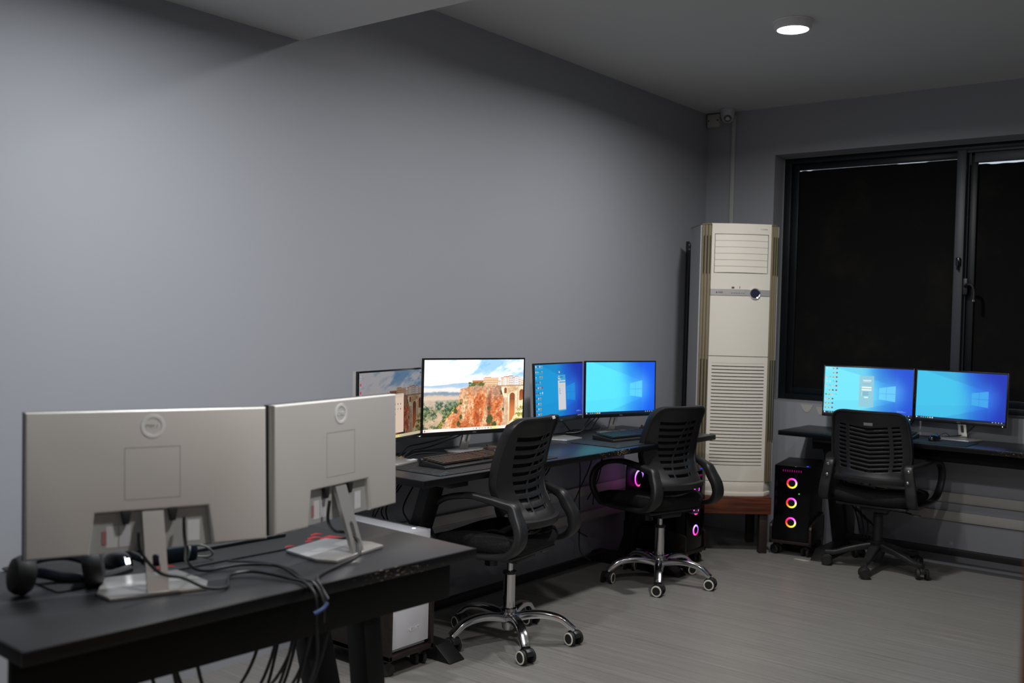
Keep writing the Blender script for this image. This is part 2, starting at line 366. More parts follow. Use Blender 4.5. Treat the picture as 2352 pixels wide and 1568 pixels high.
# ------------------------------------------------------------ ceiling lamps
for i, (x, y, z, s, c_) in enumerate(LAMPS):
    lab = ['round white ceiling lamp glowing above the corner air conditioner', 'round ceiling lamp under the soffit by the left wall', 'round ceiling lamp on the high ceiling just past the soffit', 'round ceiling lamp under the middle of the soffit', 'round ceiling lamp under the soffit right of the camera', 'round ceiling lamp under the soffit behind the camera', 'round fill lamp added under the soffit near the right wall'][min(i, 6)]
    t = thing('ceiling_lamp', lab, 'ceiling lamp', (x, y, z), 0, 'round ceiling lamps')
    MB().lathe([(0, 0), (.094, 0), (.0945, -.003), (.091, -.006), (.089, -.03), (.083, -.040), (.076, -.042), (.0735, -.040)], 48).build('housing', mat('lamp_white', (.75, .75, .76), .35), t)
    MB().lathe([(0, -.041), (.05, -.0412), (.068, -.0408), (.0735, -.040)], 40).build('diffuser', emis('lamp_light_%d' % i, c_, 14), t)
    ld = bpy.data.lights.new('lamp_light', 'AREA'); ld.shape = 'DISK'; ld.size = .145; ld.energy = s * .0518; ld.color = c_; ld.spread = R(SPREAD if z > 2.7 else 178)
    lo_ = bpy.data.objects.new('lamp_light', ld); COL.objects.link(lo_); lo_.parent = t; lo_.location = (0, 0, -.0435)
    v = MB()
    for k in range(5):
        for a0 in (3.7, 4.6, 5.5, .6): a = a0 + k * .06; v.box((0, 0, 0), (.003, .0015, .012), 0, T((.0893 * math.cos(a), .0893 * math.sin(a), -.018), (0, 0, a + PI / 2)))
    v.build('vent_slots', mat('lamp_slot', (.9, .9, .92), .3), t)['kind'] = 'stuff'

# camera dome, junction box, conduit
t = thing('security_camera', 'white dome security camera on the ceiling in the far left corner', 'security camera', (.2, 6.27, ZC))
MB().lathe([(0, 0), (.05, 0), (.052, -.004), (.052, -.008), (.047, -.010), (.047, -.035), (.044, -.05)], 32).build('mount', mat('cam_white', (.5, .5, .54), .35), t)
MB().lathe([(.044, -.05), (.043, -.06), (.036, -.078), (.022, -.09), (0, -.094)], 32).build('dome', mat('cam_white', (.5, .5, .54), .35), t)
dv_ = Vector((.38, -.75, -.52)).normalized()
MB().lathe([(0, .0), (.024, 0), (.027, -.004), (.024, -.013), (0, -.013)], 24, Matrix.Translation(Vector((0, 0, -.052)) + dv_ * .028) @ Vector((0, 0, -1)).rotation_difference(dv_).to_matrix().to_4x4()).build('lens', blackg, t)
t = thing('junction_box', 'small square cream junction box high in the far left corner', 'junction box', (.06, YB, 2.835))
MB().box((0, -.024, 0), (.094, .048, .088), .003).build('box_body', boxm, t)
for x in (-.034, .034): MB().cyl((x, -.049, 0), .005, .003, 'y', 12).build('screw_hole', blackg, t)
t = thing('wall_conduit', 'white cable conduit running down the wall behind the air conditioner', 'conduit', (.2, YB, 0))
MB().bx(-.014, .014, -.016, 0, 1.2, 2.86, .002).build('conduit', mat('conduit_w', (.5, .5, .49), .5), t)
tag(MB().tube([(.11, 6.35, 2.85), (.13, 6.33, 2.83), (.16, 6.31, 2.84), (.185, 6.29, 2.865), (.19, 6.28, 2.885)], .004).build('camera_lead', cablem), 'short black lead from the junction box to the dome camera', 'cable')

# dark tall panel leaning in the corner
t = thing('metal_panel', 'tall dark panel standing between the left wall and the air conditioner', 'panel', (.0, 6.1, 0))
MB().prism([(0, 0), (.21, 0), (.21, 1.82), (.0, 1.98)], .004, .03, .002, M=Matrix(((0, 0, 1, 0), (1, 0, 0, 0), (0, 1, 0, 0), (0, 0, 0, 1)))).build('sheet', mat('dark_sheet', (.016, .018, .02), .5), t)
for z in (1.955, 1.925): MB().cyl((.03, -.002, z), .005, .006, 'y', 10).build('screw', chrome, t)

# ------------------------------------------------------------ standing air conditioner
AC_Z = .352
ac = thing('air_conditioner', 'tall cream floor-standing air conditioner in the far left corner', 'air conditioner', (.575, 5.76, AC_Z), R(39))
H = 1.691
def bulge(x): return -.022 * (1 - (x / .185) ** 2)
def face_pts(x0, x1, n, off=0): return [(x0 + (x1 - x0) * i / n, bulge(x0 + (x1 - x0) * i / n) + off) for i in range(n + 1)]
def curved_slab(x0, x1, z0, z1, th=.012, n=10, off=0, mb=None, mi=0, M=None):
    a = face_pts(x0, x1, n, off); b = [(x, y + th) for x, y in a][::-1]
    return (mb or MB()).prism(a + b, z0, z1, 0, M, mi)
body = [(-.183, .012), (-.236, .05), (-.246, .052), (-.252, .33), (.252, .33), (.246, .052), (.236, .05), (.183, .012)]
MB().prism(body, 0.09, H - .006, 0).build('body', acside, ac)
MB().prism([(-.19, .0), (-.238, .048), (-.254, .335), (.254, .335), (.238, .048), (.19, .0)], H - .006, H + .004, .002).build('top_cover', beige, ac)
# base
p = face_pts(-.186, .186, 10, -.006) + [(.238, .05), (.245, .33), (-.245, .33), (-.238, .05)]
MB().prism(p, 0, .028, .004).build('base_plate', acw, ac); MB().prism([(x * .985, y + .006) for x, y in p], .028, .09, .003).build('plinth', acw, ac)
# front panels
u = curved_slab(-.185, .185, H - .062, H + .002); u = curved_slab(-.185, -.168, H - .305, H - .062, mb=u, n=2); u = curved_slab(.168, .185, H - .305, H - .062, mb=u, n=2)
curved_slab(-.185, .185, H - .405, H - .305, mb=u).build('upper_panel', acw, ac)
curved_slab(-.168, .168, H - .305, H - .062, .004, off=.02).build('outlet_recess', mat('recess', (.16, .15, .11), .6), ac)
for k in range(6):
    zc = H - .0845 - k * .0395
    curved_slab(-.164, .164, -.0193, .0193, .004, off=.0, M=T((0, .004, zc), (R(-4), 0, 0))).build('louver', acw, ac)
curved_slab(-.185, .185, H - .443, H - .406, .014, off=-.003).build('control_strip', mat('strip_silver', (.5, .49, .48), .35, metal=.3), ac)
curved_slab(-.185, .185, .873, H - .445).build('middle_panel', acw, ac)
lo = curved_slab(-.185, -.164, .094, .869, n=2); lo = curved_slab(.164, .185, .094, .869, mb=lo, n=2); lo = curved_slab(-.164, .164, .828, .869, mb=lo); curved_slab(-.164, .164, .094, .192, mb=lo).build('lower_panel', acw, ac)
curved_slab(-.166, .166, .192, .828, .004, off=.012).build('grille_backing', olive, ac)
sl = None
for k in range(30):
    z0 = .1965 + k * (.636 / 30)
    if sl is None: sl = curved_slab(-.164, .164, 0, .0155, .008, 8).build('grille_slat', acw, ac, loc=(0, 0, z0))
    else: c_ = sl.copy(); COL.objects.link(c_); c_.location = (0, 0, z0)
for sgn in (-1, 1):
    for k in range(3):
        t_ = (k + .5) / 3; x = sgn * (.187 + .05 * t_); y = .012 + .04 * t_ - .004; a = sgn * R(38)
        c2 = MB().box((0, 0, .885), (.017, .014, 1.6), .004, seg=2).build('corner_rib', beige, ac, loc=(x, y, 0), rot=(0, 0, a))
        [MB().box((.0085, -.0085, zz_), (.0035, .003, ll_)).build('slot', olive, c2) for zz_, ll_ in ((1.5, .235), (.6, .5))]
    MB().box((0, 0, .871), (.068, .002, .0015), 0, T((sgn * .212, .0245, 0), (0, 0, sgn * R(38)))).build('joint', olive, ac)
d = MB().lathe([(0, .004), (.026, .004), (.0265, .0)], 32, mi=1).lathe([(.026, .0), (.0265, .008), (.031, .010), (.035, .005), (.036, 0)], 32, mi=0)
dx = .088; d.build('display_dial', [chrome, mat('dial_blue', (.018, .022, .055), .25)], ac, loc=(dx, bulge(dx) - .002, H - .428), rot=(PI / 2, 0, 0))
for k in range(6):
    x = -.055 + k * .0145
    MB().lathe([(0, .004), (.004, .004), (.0052, .001), (.0052, 0)], 12).build('button', mat('btn', (.55, .55, .55), .25, metal=.4), ac, loc=(x, bulge(x) - .003, H - .424), rot=(PI / 2, 0, 0))
inkm = mat('ink_grey', (.06, .06, .06), .6)
MB().cyl((0, 0, 0), .0045, .001, 'y', 14).build('emblem', inkm, ac, loc=(-.148, bulge(-.148) - .0035, H - .4255))
text('brand_lettering', 'GREE', .0125, inkm, ac, (-.125, bulge(-.125) - .0036, H - .4255), (PI / 2, 0, R(-8)))
text('print', 'DC INVERTER', .0075, mat('print_grey', (.3, .28, .24), .6), ac, (.135, bulge(.135) - .0006, H - .03), (PI / 2, 0, R(8)))
stk = MB().box((0, 0, 0), (.017, .0008, .011)); stk.build('sticker_remnant', mat('rust', (.12, .09, .03), .7), ac, loc=(-.05, bulge(-.05) - .001, H - .394))
MB().box((0, 0, 0), (.004, .0008, .012)).build('sticker_remnant', mat('rust', (.12, .09, .03), .7), ac, loc=(-.008, bulge(-.008) - .001, H - .392))
# wooden stand
st = thing('wooden_stand', 'red-brown wooden stand under the air conditioner', 'stand', (.575, 5.76, 0), R(39))
s_ = MB().bx(-.255, .225, -.045, -.015, .247, AC_Z, .003).bx(-.255, -.225, -.015, .34, .247, AC_Z, .003).bx(.195, .225, -.015, .34, .247, AC_Z, .003).bx(-.225, .21, .31, .34, .247, AC_Z, .003).bx(-.225, .21, -.015, .31, AC_Z - .02, AC_Z - .001)
s_.build('frame', redwood, st)
for x in (-.22, .185):
    for y in (.0, .31): MB().box((x, y, .1235), (.05, .05, .247), .003).build('leg', mat('dark_wood', (.02, .01, .006), .6), st)

# ------------------------------------------------------------ desks
def make_desk(name, label, loc, rz, L_, D, legs, rail=None, beam=True, beam_y=None, beam_z=.03, splay=False):
    t = thing(name, label, 'desk', loc, rz, 'black steel-legged desks')
    Z = .775
    MB().bx(.004, L_ - .004, .004, D - .004, Z - .028, Z, .001).build('tabletop', deskm, t)
    e = MB().bx(0, L_, 0, .006, Z - .029, Z - .0008, .0015).bx(0, .006, .006, D - .006, Z - .029, Z - .0008, .0015).bx(L_ - .006, L_, .006, D - .006, Z - .029, Z - .0008, .0015).bx(0, L_, D - .006, D, Z - .029, Z - .0008, .0015)
    e.build('edge_band', edgem, t)
    if rail: MB().bx(rail[0], L_ - .005, rail[1], rail[1] + .018, rail[2], Z - .03, .002).build('modesty_panel', mat('panel_black', (.003, .003, .003), .5, spec=.2), t)
    for x in legs:
        w_ = .092
        lg = MB()
        Mx = Matrix(((0, 0, 1, x - w_ / 2), (1, 0, 0, 0), (0, 1, 0, 0), (0, 0, 0, 1)))
        # diagonal strut from the front edge down to the rear of the foot, upright behind it
        lg.prism([(.145, Z - .05), (.20, Z - .05), (.43, .05), (.375, .05)], 0, w_, .003, Mx)
        top = MB().bx(x - w_ / 2 - .01, x + w_ / 2 + .01, .03, D - .085, Z - .055, Z - .029, .002)
        st_ = lg.build('leg', steelb, t); top.build('top_bar', steelb, t)
        ft = MB().prism([(.015, 0), (.02, .006), (.10, .062), (D - .05, .062), (D - .03, .03), (D - .03, 0)], 0, .092, .003, Matrix(((0, 0, 1, x - .046), (1, 0, 0, 0), (0, 1, 0, 0), (0, 0, 0, 1))))
        ft.build('foot', steelb, t)
        if splay: MB().prism([(.405, Z - .056), (.48, Z - .056), (.575, .05), (.50, .05)], .016, w_ - .016, .004, Mx).build('rear_post', steelb, t)
    if beam:
        by = beam_y if beam_y is not None else D - .12
        MB().bx(legs[0], legs[-1], by, by + .03, beam_z, beam_z + .04, .003).build('cross_beam', steelb, t)
    return t
deskA = make_desk('desk', 'long black desk along the left wall with four monitors', (.66, 2.845, 0), R(90), 2.475, .645, (.245, 2.15), beam_y=.5)
deskC = make_desk('desk', 'black desk under the window with two blue-screened monitors', (.80, 5.88, 0), 0, 2.48, .485, (.27, 2.2), rail=(.17, .13, .667), beam_y=.36, beam_z=.09)
F_RZ = R(-92.3)
deskF = make_desk('desk', 'black desk in the left foreground seen from its back', (.922, 2.150, 0), F_RZ, 1.238, .62, (.27, .99), rail=(.045, .545, .634), beam=False, splay=True)

# ------------------------------------------------------------ screens (generated pictures)
def fbm(h, w, cells, seed, octv=5, asp=1.0, pers=.55):
    rg = np.random.default_rng(seed); out = np.zeros((h, w)); amp = 1; tot = 0
    for o in range(octv):
        cy, cx = max(2, int(cells * 2 ** o)), max(2, int(cells * asp * 2 ** o)); g = rg.random((cy + 2, cx + 2))
        y = np.linspace(0, cy, h, endpoint=False); x = np.linspace(0, cx, w, endpoint=False); yi = y.astype(int); xi = x.astype(int)
        fy = (y - yi)[:, None]; fx = (x - xi)[None]; fy = fy * fy * (3 - 2 * fy); fx = fx * fx * (3 - 2 * fx)
        a = g[yi][:, xi]; b = g[yi][:, xi + 1]; c = g[yi + 1][:, xi]; d = g[yi + 1][:, xi + 1]
        out += amp * ((a * (1 - fx) + b * fx) * (1 - fy) + (c * (1 - fx) + d * fx) * fy); tot += amp; amp *= pers
    return out / tot
def ss(a, b, x): t = np.clip((x - a) / (b - a), 0, 1); return t * t * (3 - 2 * t)
def C3(*c): return np.array(c, float) / 255
def lerp(a, b, t): return a * (1 - t[..., None]) + b * t[..., None]
def to_image(name, a):
    h, w, _ = a.shape; im = bpy.data.images.new(name, w, h); px = np.ones((h, w, 4), np.float32); px[..., :3] = np.clip(a[::-1], 0, 1)
    im.pixels.foreach_set(px.ravel()); im.pack(); return im
def uv(h, w):
    v, u_ = np.mgrid[0:h, 0:w]; return (u_ + .5) / w, (v + .5) / h
def rect(a, U, V, u0, u1, v0, v1, c, al=1):
    m = ((U >= u0) & (U < u1) & (V >= v0) & (V < v1))[..., None] * al; a[:] = a * (1 - m) + C3(*c) * m
def icon(a, U, V, u, v, r, c):
    asp = 16 / 9; dd = np.sqrt(((U - u) * asp) ** 2 + (V - v) ** 2); m = ss(r, r * .7, dd)[..., None]; a[:] = a * (1 - m) + C3(*c) * m
def blue_desktop(cyan, mid, deep, glow, icons=None, window=None, seed=1, left_task=False):
    h, w = 432, 768; U, V = uv(h, w)
    t = ss(.36, 1.16, U + .3 * np.maximum(0, np.abs(V - .55) - .1) * ss(.35, .7, U) + .06 * (1 - V))
    a = lerp(C3(*cyan), C3(*mid), ss(0, .62, t)); a = lerp(a, C3(*deep), ss(.5, 1, t))
    # beams spreading left from the light pane
    top = (V - .36) + (.81 - U) * .52; bot = (V - .695) - (.81 - U) * .5
    m = (U < .81) * ss(-.02, .0, -top); a = lerp(a, a * .86 + C3(*deep) * .10, m * .8)
    m = (U < .81) * ss(.0, .02, bot); a = lerp(a, a * .86 + C3(*deep) * .10, m * .8)
    d2 = (V - .655) - (.627 - U) * .12; m = (U < .627) * ss(.0, .03, d2); a = lerp(a, a * .94 + C3(*mid) * .05, m)
    gl = np.exp(-(((U - .80) / .13) ** 2 + ((V - .47) / .26) ** 2)); a = lerp(a, C3(*glow), gl * .38)
    lt = .415 - (U - .627) / .183 * .055; lb = .655 + (U - .627) / .183 * .04
    pane = (U > .627) & (U < .81) & (V > lt) & (V < lb) & (np.abs(U - .708) > .0022) & (np.abs(V - .53) > .004)
    a = lerp(a, C3(*cyan) * .72 + C3(*glow) * .28, pane * .72)
    if icons:
        for ci, col_ in enumerate(icons):
            for ri, k in enumerate(col_):
                if not k: continue
                u_, v_ = .022 + ci * .0385, .035 + ri * .094
                icon(a, U, V, u_, v_, .021, {1: (232, 236, 240), 2: (230, 180, 70), 3: (140, 30, 45), 4: (40, 190, 205), 5: (50, 60, 90), 6: (40, 120, 60), 7: (235, 150, 150)}[k])
                icon(a, U, V, u_ - .002, v_ + .004, .010, {1: (150, 180, 200), 2: (90, 50, 30), 3: (210, 60, 60), 4: (230, 250, 250), 5: (150, 120, 110), 6: (170, 200, 60), 7: (255, 255, 255)}[k])
                rect(a, U, V, u_ - .013, u_ + .013, v_ + .03, v_ + .036, (220, 240, 250), .5)
    if window == 'login':
        rect(a, U, V, .40, .565, .17, .83, (150, 200, 215), .85); rect(a, U, V, .44, .535, .255, .28, (235, 245, 248), .8); rect(a, U, V, .45, .525, .29, .3, (200, 225, 235))
        rect(a, U, V, .435, .515, .335, .347, (215, 130, 140), .7); rect(a, U, V, .43, .54, .40, .428, (245, 250, 250)); rect(a, U, V, .43, .54, .452, .482, (245, 250, 250))
        for k in range(4): rect(a, U, V, .44, .51 - .01 * (k % 2), .515 + .022 * k, .522 + .022 * k, (95, 150, 180)); rect(a, U, V, .43, .436, .513 + .022 * k, .524 + .022 * k, (240, 245, 245))
        rect(a, U, V, .46, .505, .61, .64, (235, 245, 250))
    if window == 'chat':
        rect(a, U, V, .455, .61, .20, .86, (205, 205, 215)); rect(a, U, V, .455, .61, .20, .30, (60, 160, 205)); icon(a, U, V, .475, .25, .035, (230, 240, 250)); icon(a, U, V, .476, .245, .02, (60, 60, 90)); rect(a, U, V, .50, .56, .235, .245, (20, 60, 100)); rect(a, U, V, .49, .515, .275, .285, (240, 245, 250))
        rect(a, U, V, .48, .61, .325, .345, (70, 160, 200)); rect(a, U, V, .455, .61, .385, .41, (215, 205, 165))
        for k in range(4): rect(a, U, V, .47, .50 + .012 * (k % 2), .45 + .03 * k, .457 + .03 * k, (110, 110, 120))
        rect(a, U, V, .455, .61, .84, .86, (70, 165, 205)); icon(a, U, V, .485, .15, .022, (235, 210, 215))
    if icons: rect(a, U, V, .83, .90, .885, .892, (190, 205, 235), .6); rect(a, U, V, .83, .93, .90, .907, (190, 205, 235), .6)
    rect(a, U, V, 0, 1, .958, 1, (12, 22, 48), .9 if not left_task else .85)
    for k, c in enumerate([(240, 240, 240), (60, 70, 90), (140, 150, 160), (150, 160, 170), (40, 180, 190), (210, 170, 90), (225, 225, 215), (225, 225, 225)]): rect(a, U, V, .008 + k * .026, .022 + k * .026, .966, .99, c)
    for k in range(4): rect(a, U, V, .86 + k * .032, .874 + k * .032, .968, .988, (190, 195, 210), .8)
    return a
def landscape(dim=False):
    h, w = 540, 960; U, V = uv(h, w)
    def at(n, dy, dx): return np.roll(np.roll(n, int(dy), 0), int(dx), 1)
    # streaky cloud sky
    n1 = fbm(h, w, 3, 3, 6, 1.2); n2 = fbm(h, w, 7, 9, 6, .35, .6); n3 = fbm(h, w, 14, 5, 5, .6, .6)
    yy, xx = np.mgrid[0:h, 0:w]; sh = n2[(yy + (xx * .28).astype(int)) % h, xx]; sh3 = n3[(yy + (xx * .35).astype(int)) % h, xx]
    blue = ss(.50, .66, .55 * n1 + .3 * sh + .2 * sh3 + .10 * np.exp(-((U - .66) / .22) ** 2 - ((V - .16) / .12) ** 2) - .25 * V)
    a = lerp(C3(252, 253, 255), C3(130, 190, 235), blue * .95); a = lerp(a, C3(205, 220, 235), ss(.5, .64, sh3) * .35 * (V < .3)); a = lerp(a, C3(253, 252, 250), ss(.2, .33, V))
    # hills, plain, valley
    nz = fbm(h, w, 10, 11, 6, 1.4, .6); nf = fbm(h, w, 34, 21, 5, 1.4, .7); ns = fbm(h, w, 18, 23, 5, .45, .65)
    hz = .352 - .03 * ss(.1, .4, U) + .012 * (fbm(h, w, 8, 4)[h // 2][None, :] - .5) * 2
    land = lerp(C3(150, 190, 225), C3(185, 200, 215), nz); land = lerp(land, C3(238, 228, 222), ss(.37, .41, V + .04 * (ns - .5)))
    land = lerp(land, C3(128, 145, 165), ss(.44, .47, V + .08 * (ns - .5)) * ss(.55, .49, V)); land = lerp(land, C3(215, 190, 165), ss(.47, .52, V + .08 * (nz - .5)) * .9)
    grn = lerp(C3(48, 72, 52), C3(128, 140, 95), ss(.4, .62, nf)); brn = lerp(C3(170, 140, 115), C3(226, 200, 170), nf)
    low = lerp(grn, brn, ss(.46, .60, nz + .12 * (V - .75) + .10 * (ns - .5))); low = lerp(low, C3(150, 165, 185), ss(.75, .5, V) * .35); land = lerp(land, low, ss(.54, .60, V + .05 * (nz - .5)))
    land = lerp(land, C3(60, 85, 45), (nf > .52) * ss(.86, .95, V) * .9); a = lerp(a, land, ss(0, .006, V - hz))
    # cliff mass
    vx = fbm(h, w, 7, 41, 6, 2.2, .62); vr = fbm(h, w, 3, 47, 7, 7.0, .62); sp = fbm(h, w, 50, 49, 4, 1.3, .75); dg = fbm(h, w, 6, 53, 6, 2, .6)[(yy + xx) % h, xx]
    t = .3 * vx + .45 * vr + .25 * dg
    cl = lerp(C3(205, 112, 62), C3(238, 196, 156), ss(.47, .60, t)); cl = lerp(cl, C3(165, 74, 36), ss(.48, .38, t) * .85)
    cl = lerp(cl, C3(120, 72, 58), ss(.56, .68, vr) * .55); cl = lerp(cl, C3(245, 218, 186), ss(.5, .36, U + .1 * (vx - .5)) * ss(.95, .5, V) * .6)
    cl = lerp(cl, C3(176, 146, 128), ss(.64, .68, U + .04 * (vr - .5)) * ss(.62, .48, V) * .65); cl = lerp(cl, C3(186, 150, 122), ss(.47, .40, V) * .55)
    cl = cl * (.84 + .32 * ss(.3, .7, sp))[..., None]; cl = lerp(cl, C3(96, 55, 42), ss(.035, .0, np.abs(U - .645 - .03 * (vr - .5) * 2)) * ss(.4, .5, V) * .6); cl = lerp(cl, C3(96, 100, 48), (ss(.60, .68, fbm(h, w, 14, 61, 5, 1.6)) * ss(.5, .3, U)) * .7)
    cv = np.array([.36, .37, .42, .52, .58, .62, .68, .76, .85, .93, 1.0]); cu2 = np.array([.42, .37, .352, .345, .34, .345, .285, .235, .175, .145, .13])
    left = np.interp(V[:, 0], cv, cu2)[:, None] + .03 * (vx - .5)
    topv = .372 + .012 * (nz - .5) + .03 * ss(.44, .38, U)
    incl = (U > left) & (V > topv); a = lerp(a, np.clip(cl, 0, 1), incl.astype(float))
    bush = (np.abs(U - left - .012) < .016 + .02 * (nz - .4)) & (V > .58) & (nf > .47); a = lerp(a, lerp(C3(52, 72, 30), C3(165, 165, 60), ss(.4, .7, sp)), bush * 1.0)
    for bu, bv, br_ in ((.65, .86, .035), (.70, .94, .028), (.64, .70, .016), (.775, .47, .02), (.79, .72, .012), (.31, .72, .02), (.36, .80, .015), (.34, .9, .018)):
        m = ss(1.15, .7, np.sqrt(((U - bu) / br_) ** 2 + ((V - bv) / (br_ * 2)) ** 2) + .9 * (nf - .5)); a = lerp(a, lerp(C3(40, 52, 28), C3(100, 105, 50), sp), m * .95)
    # buildings and trees on the rim
    def block(u0, u1, v0, v1, c, roof=None, win_=None):
        m = ((U > u0) & (U < u1) & (V > v0) & (V < v1)).astype(float); a[:] = lerp(a, C3(*c), m)
        if win_: mm = m * ((((U - u0) * win_[0]) % 1 > .55) & (((V - v0) * win_[1]) % 1 > .45)); a[:] = lerp(a, C3(150, 100, 75), mm * .8)
        if roof: m = ((U > u0 - .003) & (U < u1 + .003) & (V > v0 - .012) & (V < v0)).astype(float); a[:] = lerp(a, C3(*roof), m)
    block(.47, .585, .305, .365, (190, 120, 85), (205, 140, 105), (70, 60)); block(.58, .735, .275, .372, (238, 200, 160), (225, 170, 130), (75, 32)); block(.595, .655, .262, .276, (235, 195, 155), (215, 155, 120))
    rg = np.random.default_rng(8); u0 = .735
    while u0 < 1.0:
        u1 = u0 + rg.uniform(.018, .045); v0 = rg.uniform(.235, .32); block(u0, u1, v0, .375, tuple(int(x) for x in rg.choice([[250, 246, 242], [240, 225, 200], [228, 222, 222]])), tuple(int(x) for x in rg.choice([[205, 140, 110], [190, 120, 95], [225, 200, 185]])), (rg.uniform(60, 120), rg.uniform(30, 50))); u0 = u1
    m = ((U > .43) & (U < .60) & (V > .315 + .03 * (nf - .4)) & (V < .378) & (nf + .1 * ss(.5, .44, U) > .47)).astype(float); a[:] = lerp(a, lerp(C3(45, 70, 30), C3(120, 130, 50), sp), m * .9)
    # bridge with arches
    bcol = lerp(C3(214, 176, 130), C3(250, 232, 200), ss(.35, .65, vx)) * (.9 + .2 * ss(.3, .7, sp))[..., None]; joint = ((V * 70) % 1 < .14) | (((U * 60 + .5 * np.floor(V * 70)) % 1) < .08); bcol = lerp(bcol, bcol * .85, joint * .6)
    bx_ = .765 + .035 * ss(.40, .62, V) - .01 * ss(.7, 1, V); br = ((U > bx_) & (V > .375)).astype(float); a[:] = lerp(a, np.clip(bcol, 0, 1), br)
    m = ((U > bx_) & (U < .835) & (V > .55)).astype(float); a[:] = lerp(a, C3(190, 150, 125), m * .55); m = ((np.abs(V - .383) < .008) & (U > .735)).astype(float); a[:] = lerp(a, C3(170, 128, 95), m * .8)
    for e in (.835, .945): m = (np.abs(U - e) < .004) & (V > .39); a[:] = lerp(a, C3(200, 160, 118), m * .7)
    def arch(uc, vt, wd, bot): return ((np.abs(U - uc) < wd) & (V < bot) & (V > vt + wd * 16 / 9 - np.sqrt(np.maximum(0, wd ** 2 - (U - uc) ** 2)) * 16 / 9)).astype(float)
    for uc, vt, wd, bt in ((.885, .485, .028, .90), (.812, .41, .013, .49), (.985, .44, .024, .60)):
        a[:] = lerp(a, C3(232, 205, 165), arch(uc, vt - .018, wd + .008, bt)); a[:] = lerp(a, lerp(C3(140, 72, 40), C3(206, 122, 70), ss(vt, vt + .3, V)), arch(uc, vt, wd, bt))
    m = ((np.abs(U - .885) < .028) & (np.abs(V - .575) < .014)).astype(float); a[:] = lerp(a, C3(120, 80, 60), m * .8)
    m = ss(.0, .03, V - (1.0 - .42 * np.maximum(0, U - .83) / .17 * 1.0) + .08 * (nf - .5)) * (U > .82); a[:] = lerp(a, lerp(C3(140, 135, 50), C3(245, 228, 180), ss(.42, .58, nf + .25 * ss(.93, .85, U))), m)
    if dim: a = a ** 1.35 * np.array([.56, .55, .56])
    else: a = np.clip(a * 1.04 + .015, 0, 1)
    tk = (250, 240, 235) if not dim else (190, 180, 150)
    rect(a, U, V, 0, 1, .957, 1, tk); m = np.exp(-((U - (.70 if not dim else .62)) / .05) ** 2) * (V > .957); a = lerp(a, C3(238, 232, 130), m * .8)
    for k, c in enumerate([(90, 200, 240), (190, 190, 200), (90, 90, 100), (180, 150, 180), (240, 200, 90), (90, 190, 205), (120, 125, 130), (90, 170, 235)]): icon(a, U, V, (.38 + .08 * (k > 0) + k * .03), .979, .011, c)
    rect(a, U, V, .012, .022, .967, .992, (190, 60, 60)); rect(a, U, V, .03, .07, .972, .976, (190, 180, 180)); rect(a, U, V, .03, .05, .985, .988, (205, 195, 195))
    if dim:
        rect(a, U, V, .38, .70, .34, .93, (214, 190, 172)); rect(a, U, V, .38, .70, .34, .36, (170, 165, 150)); rect(a, U, V, .42, .68, .375, .40, (200, 180, 165))
        for r_i in range(3):
            for c_i in range(3):
                if r_i < 2 or c_i < 1: icon(a, U, V, .56 + c_i * .045, .50 + r_i * .075, .016, [(190, 60, 60), (60, 120, 170), (120, 110, 150), (70, 170, 190)][(r_i * 2 + c_i) % 4])
        for k in range(5): icon(a, U, V, .022, .05 + k * .115, .022, [(150, 160, 165), (190, 50, 70), (190, 30, 80), (180, 60, 70), (160, 60, 60)][k]); rect(a, U, V, .010, .036, .083 + k * .115, .088 + k * .115, (190, 195, 200), .7)
        icon(a, U, V, .985, .05, .02, (70, 75, 85)); rect(a, U, V, .975, .995, .09, .1, (90, 95, 105))
    return a
def screen_mat(name, a, s=1.0):
    m = bpy.data.materials.new(name); m.use_nodes = True; nt = m.node_tree; b = nt.nodes['Principled BSDF']
    i = nt.nodes.new('ShaderNodeTexImage'); i.image = to_image(name, a); b.inputs['Base Color'].default_value = (.005, .005, .005, 1); b.inputs['Roughness'].default_value = .5
    nt.links.new(i.outputs[0], b.inputs['Emission Color']); b.inputs['Emission Strength'].default_value = s
    return m

# ------------------------------------------------------------ monitors
def ring_plate(w, h, hw, hz0, hz1, th, n=32):
    """upright blade w x h (x,z) with a stadium hole, thickness th along y"""
    r = hw / 2; out, inn = [], []
    for k in range(n):
        a = 2 * PI * k / n; ca, sa = math.cos(a), math.sin(a); zc = (hz0 + hz1) / 2; hh = (hz1 - hz0) / 2 - r
        inn.append((r * ca, zc + r * sa + (hh if sa > 0 else -hh)))
        t = min((w / 2) / abs(ca) if abs(ca) > 1e-6 else 9, ((h - zc) if sa > 0 else zc) / abs(sa) if abs(sa) > 1e-6 else 9)
        out.append((t * ca, zc + t * sa))
    for i, cx, cz in ((0, 1, 1), (1, -1, 1), (2, -1, -1), (3, 1, -1)):  # snap nearest to the corners
        tgt = (cx * w / 2, h if cz > 0 else 0); j = min(range(n), key=lambda q: (out[q][0] - tgt[0]) ** 2 + (out[q][1] - tgt[1]) ** 2); out[j] = tgt
    vs = []; fs = []
    for y in (-th / 2, th / 2):
        vs += [(x, y, z) for x, z in out] + [(x, y, z) for x, z in inn]
    for k in range(n):
        k2 = (k + 1) % n; fs += [(k, k2, n + k2, n + k), (2 * n + k, 3 * n + k, 3 * n + k2, 2 * n + k2), (k, 2 * n + k, 2 * n + k2, k2), (n + k, n + k2, 3 * n + k2, 3 * n + k)]
    return vs, fs
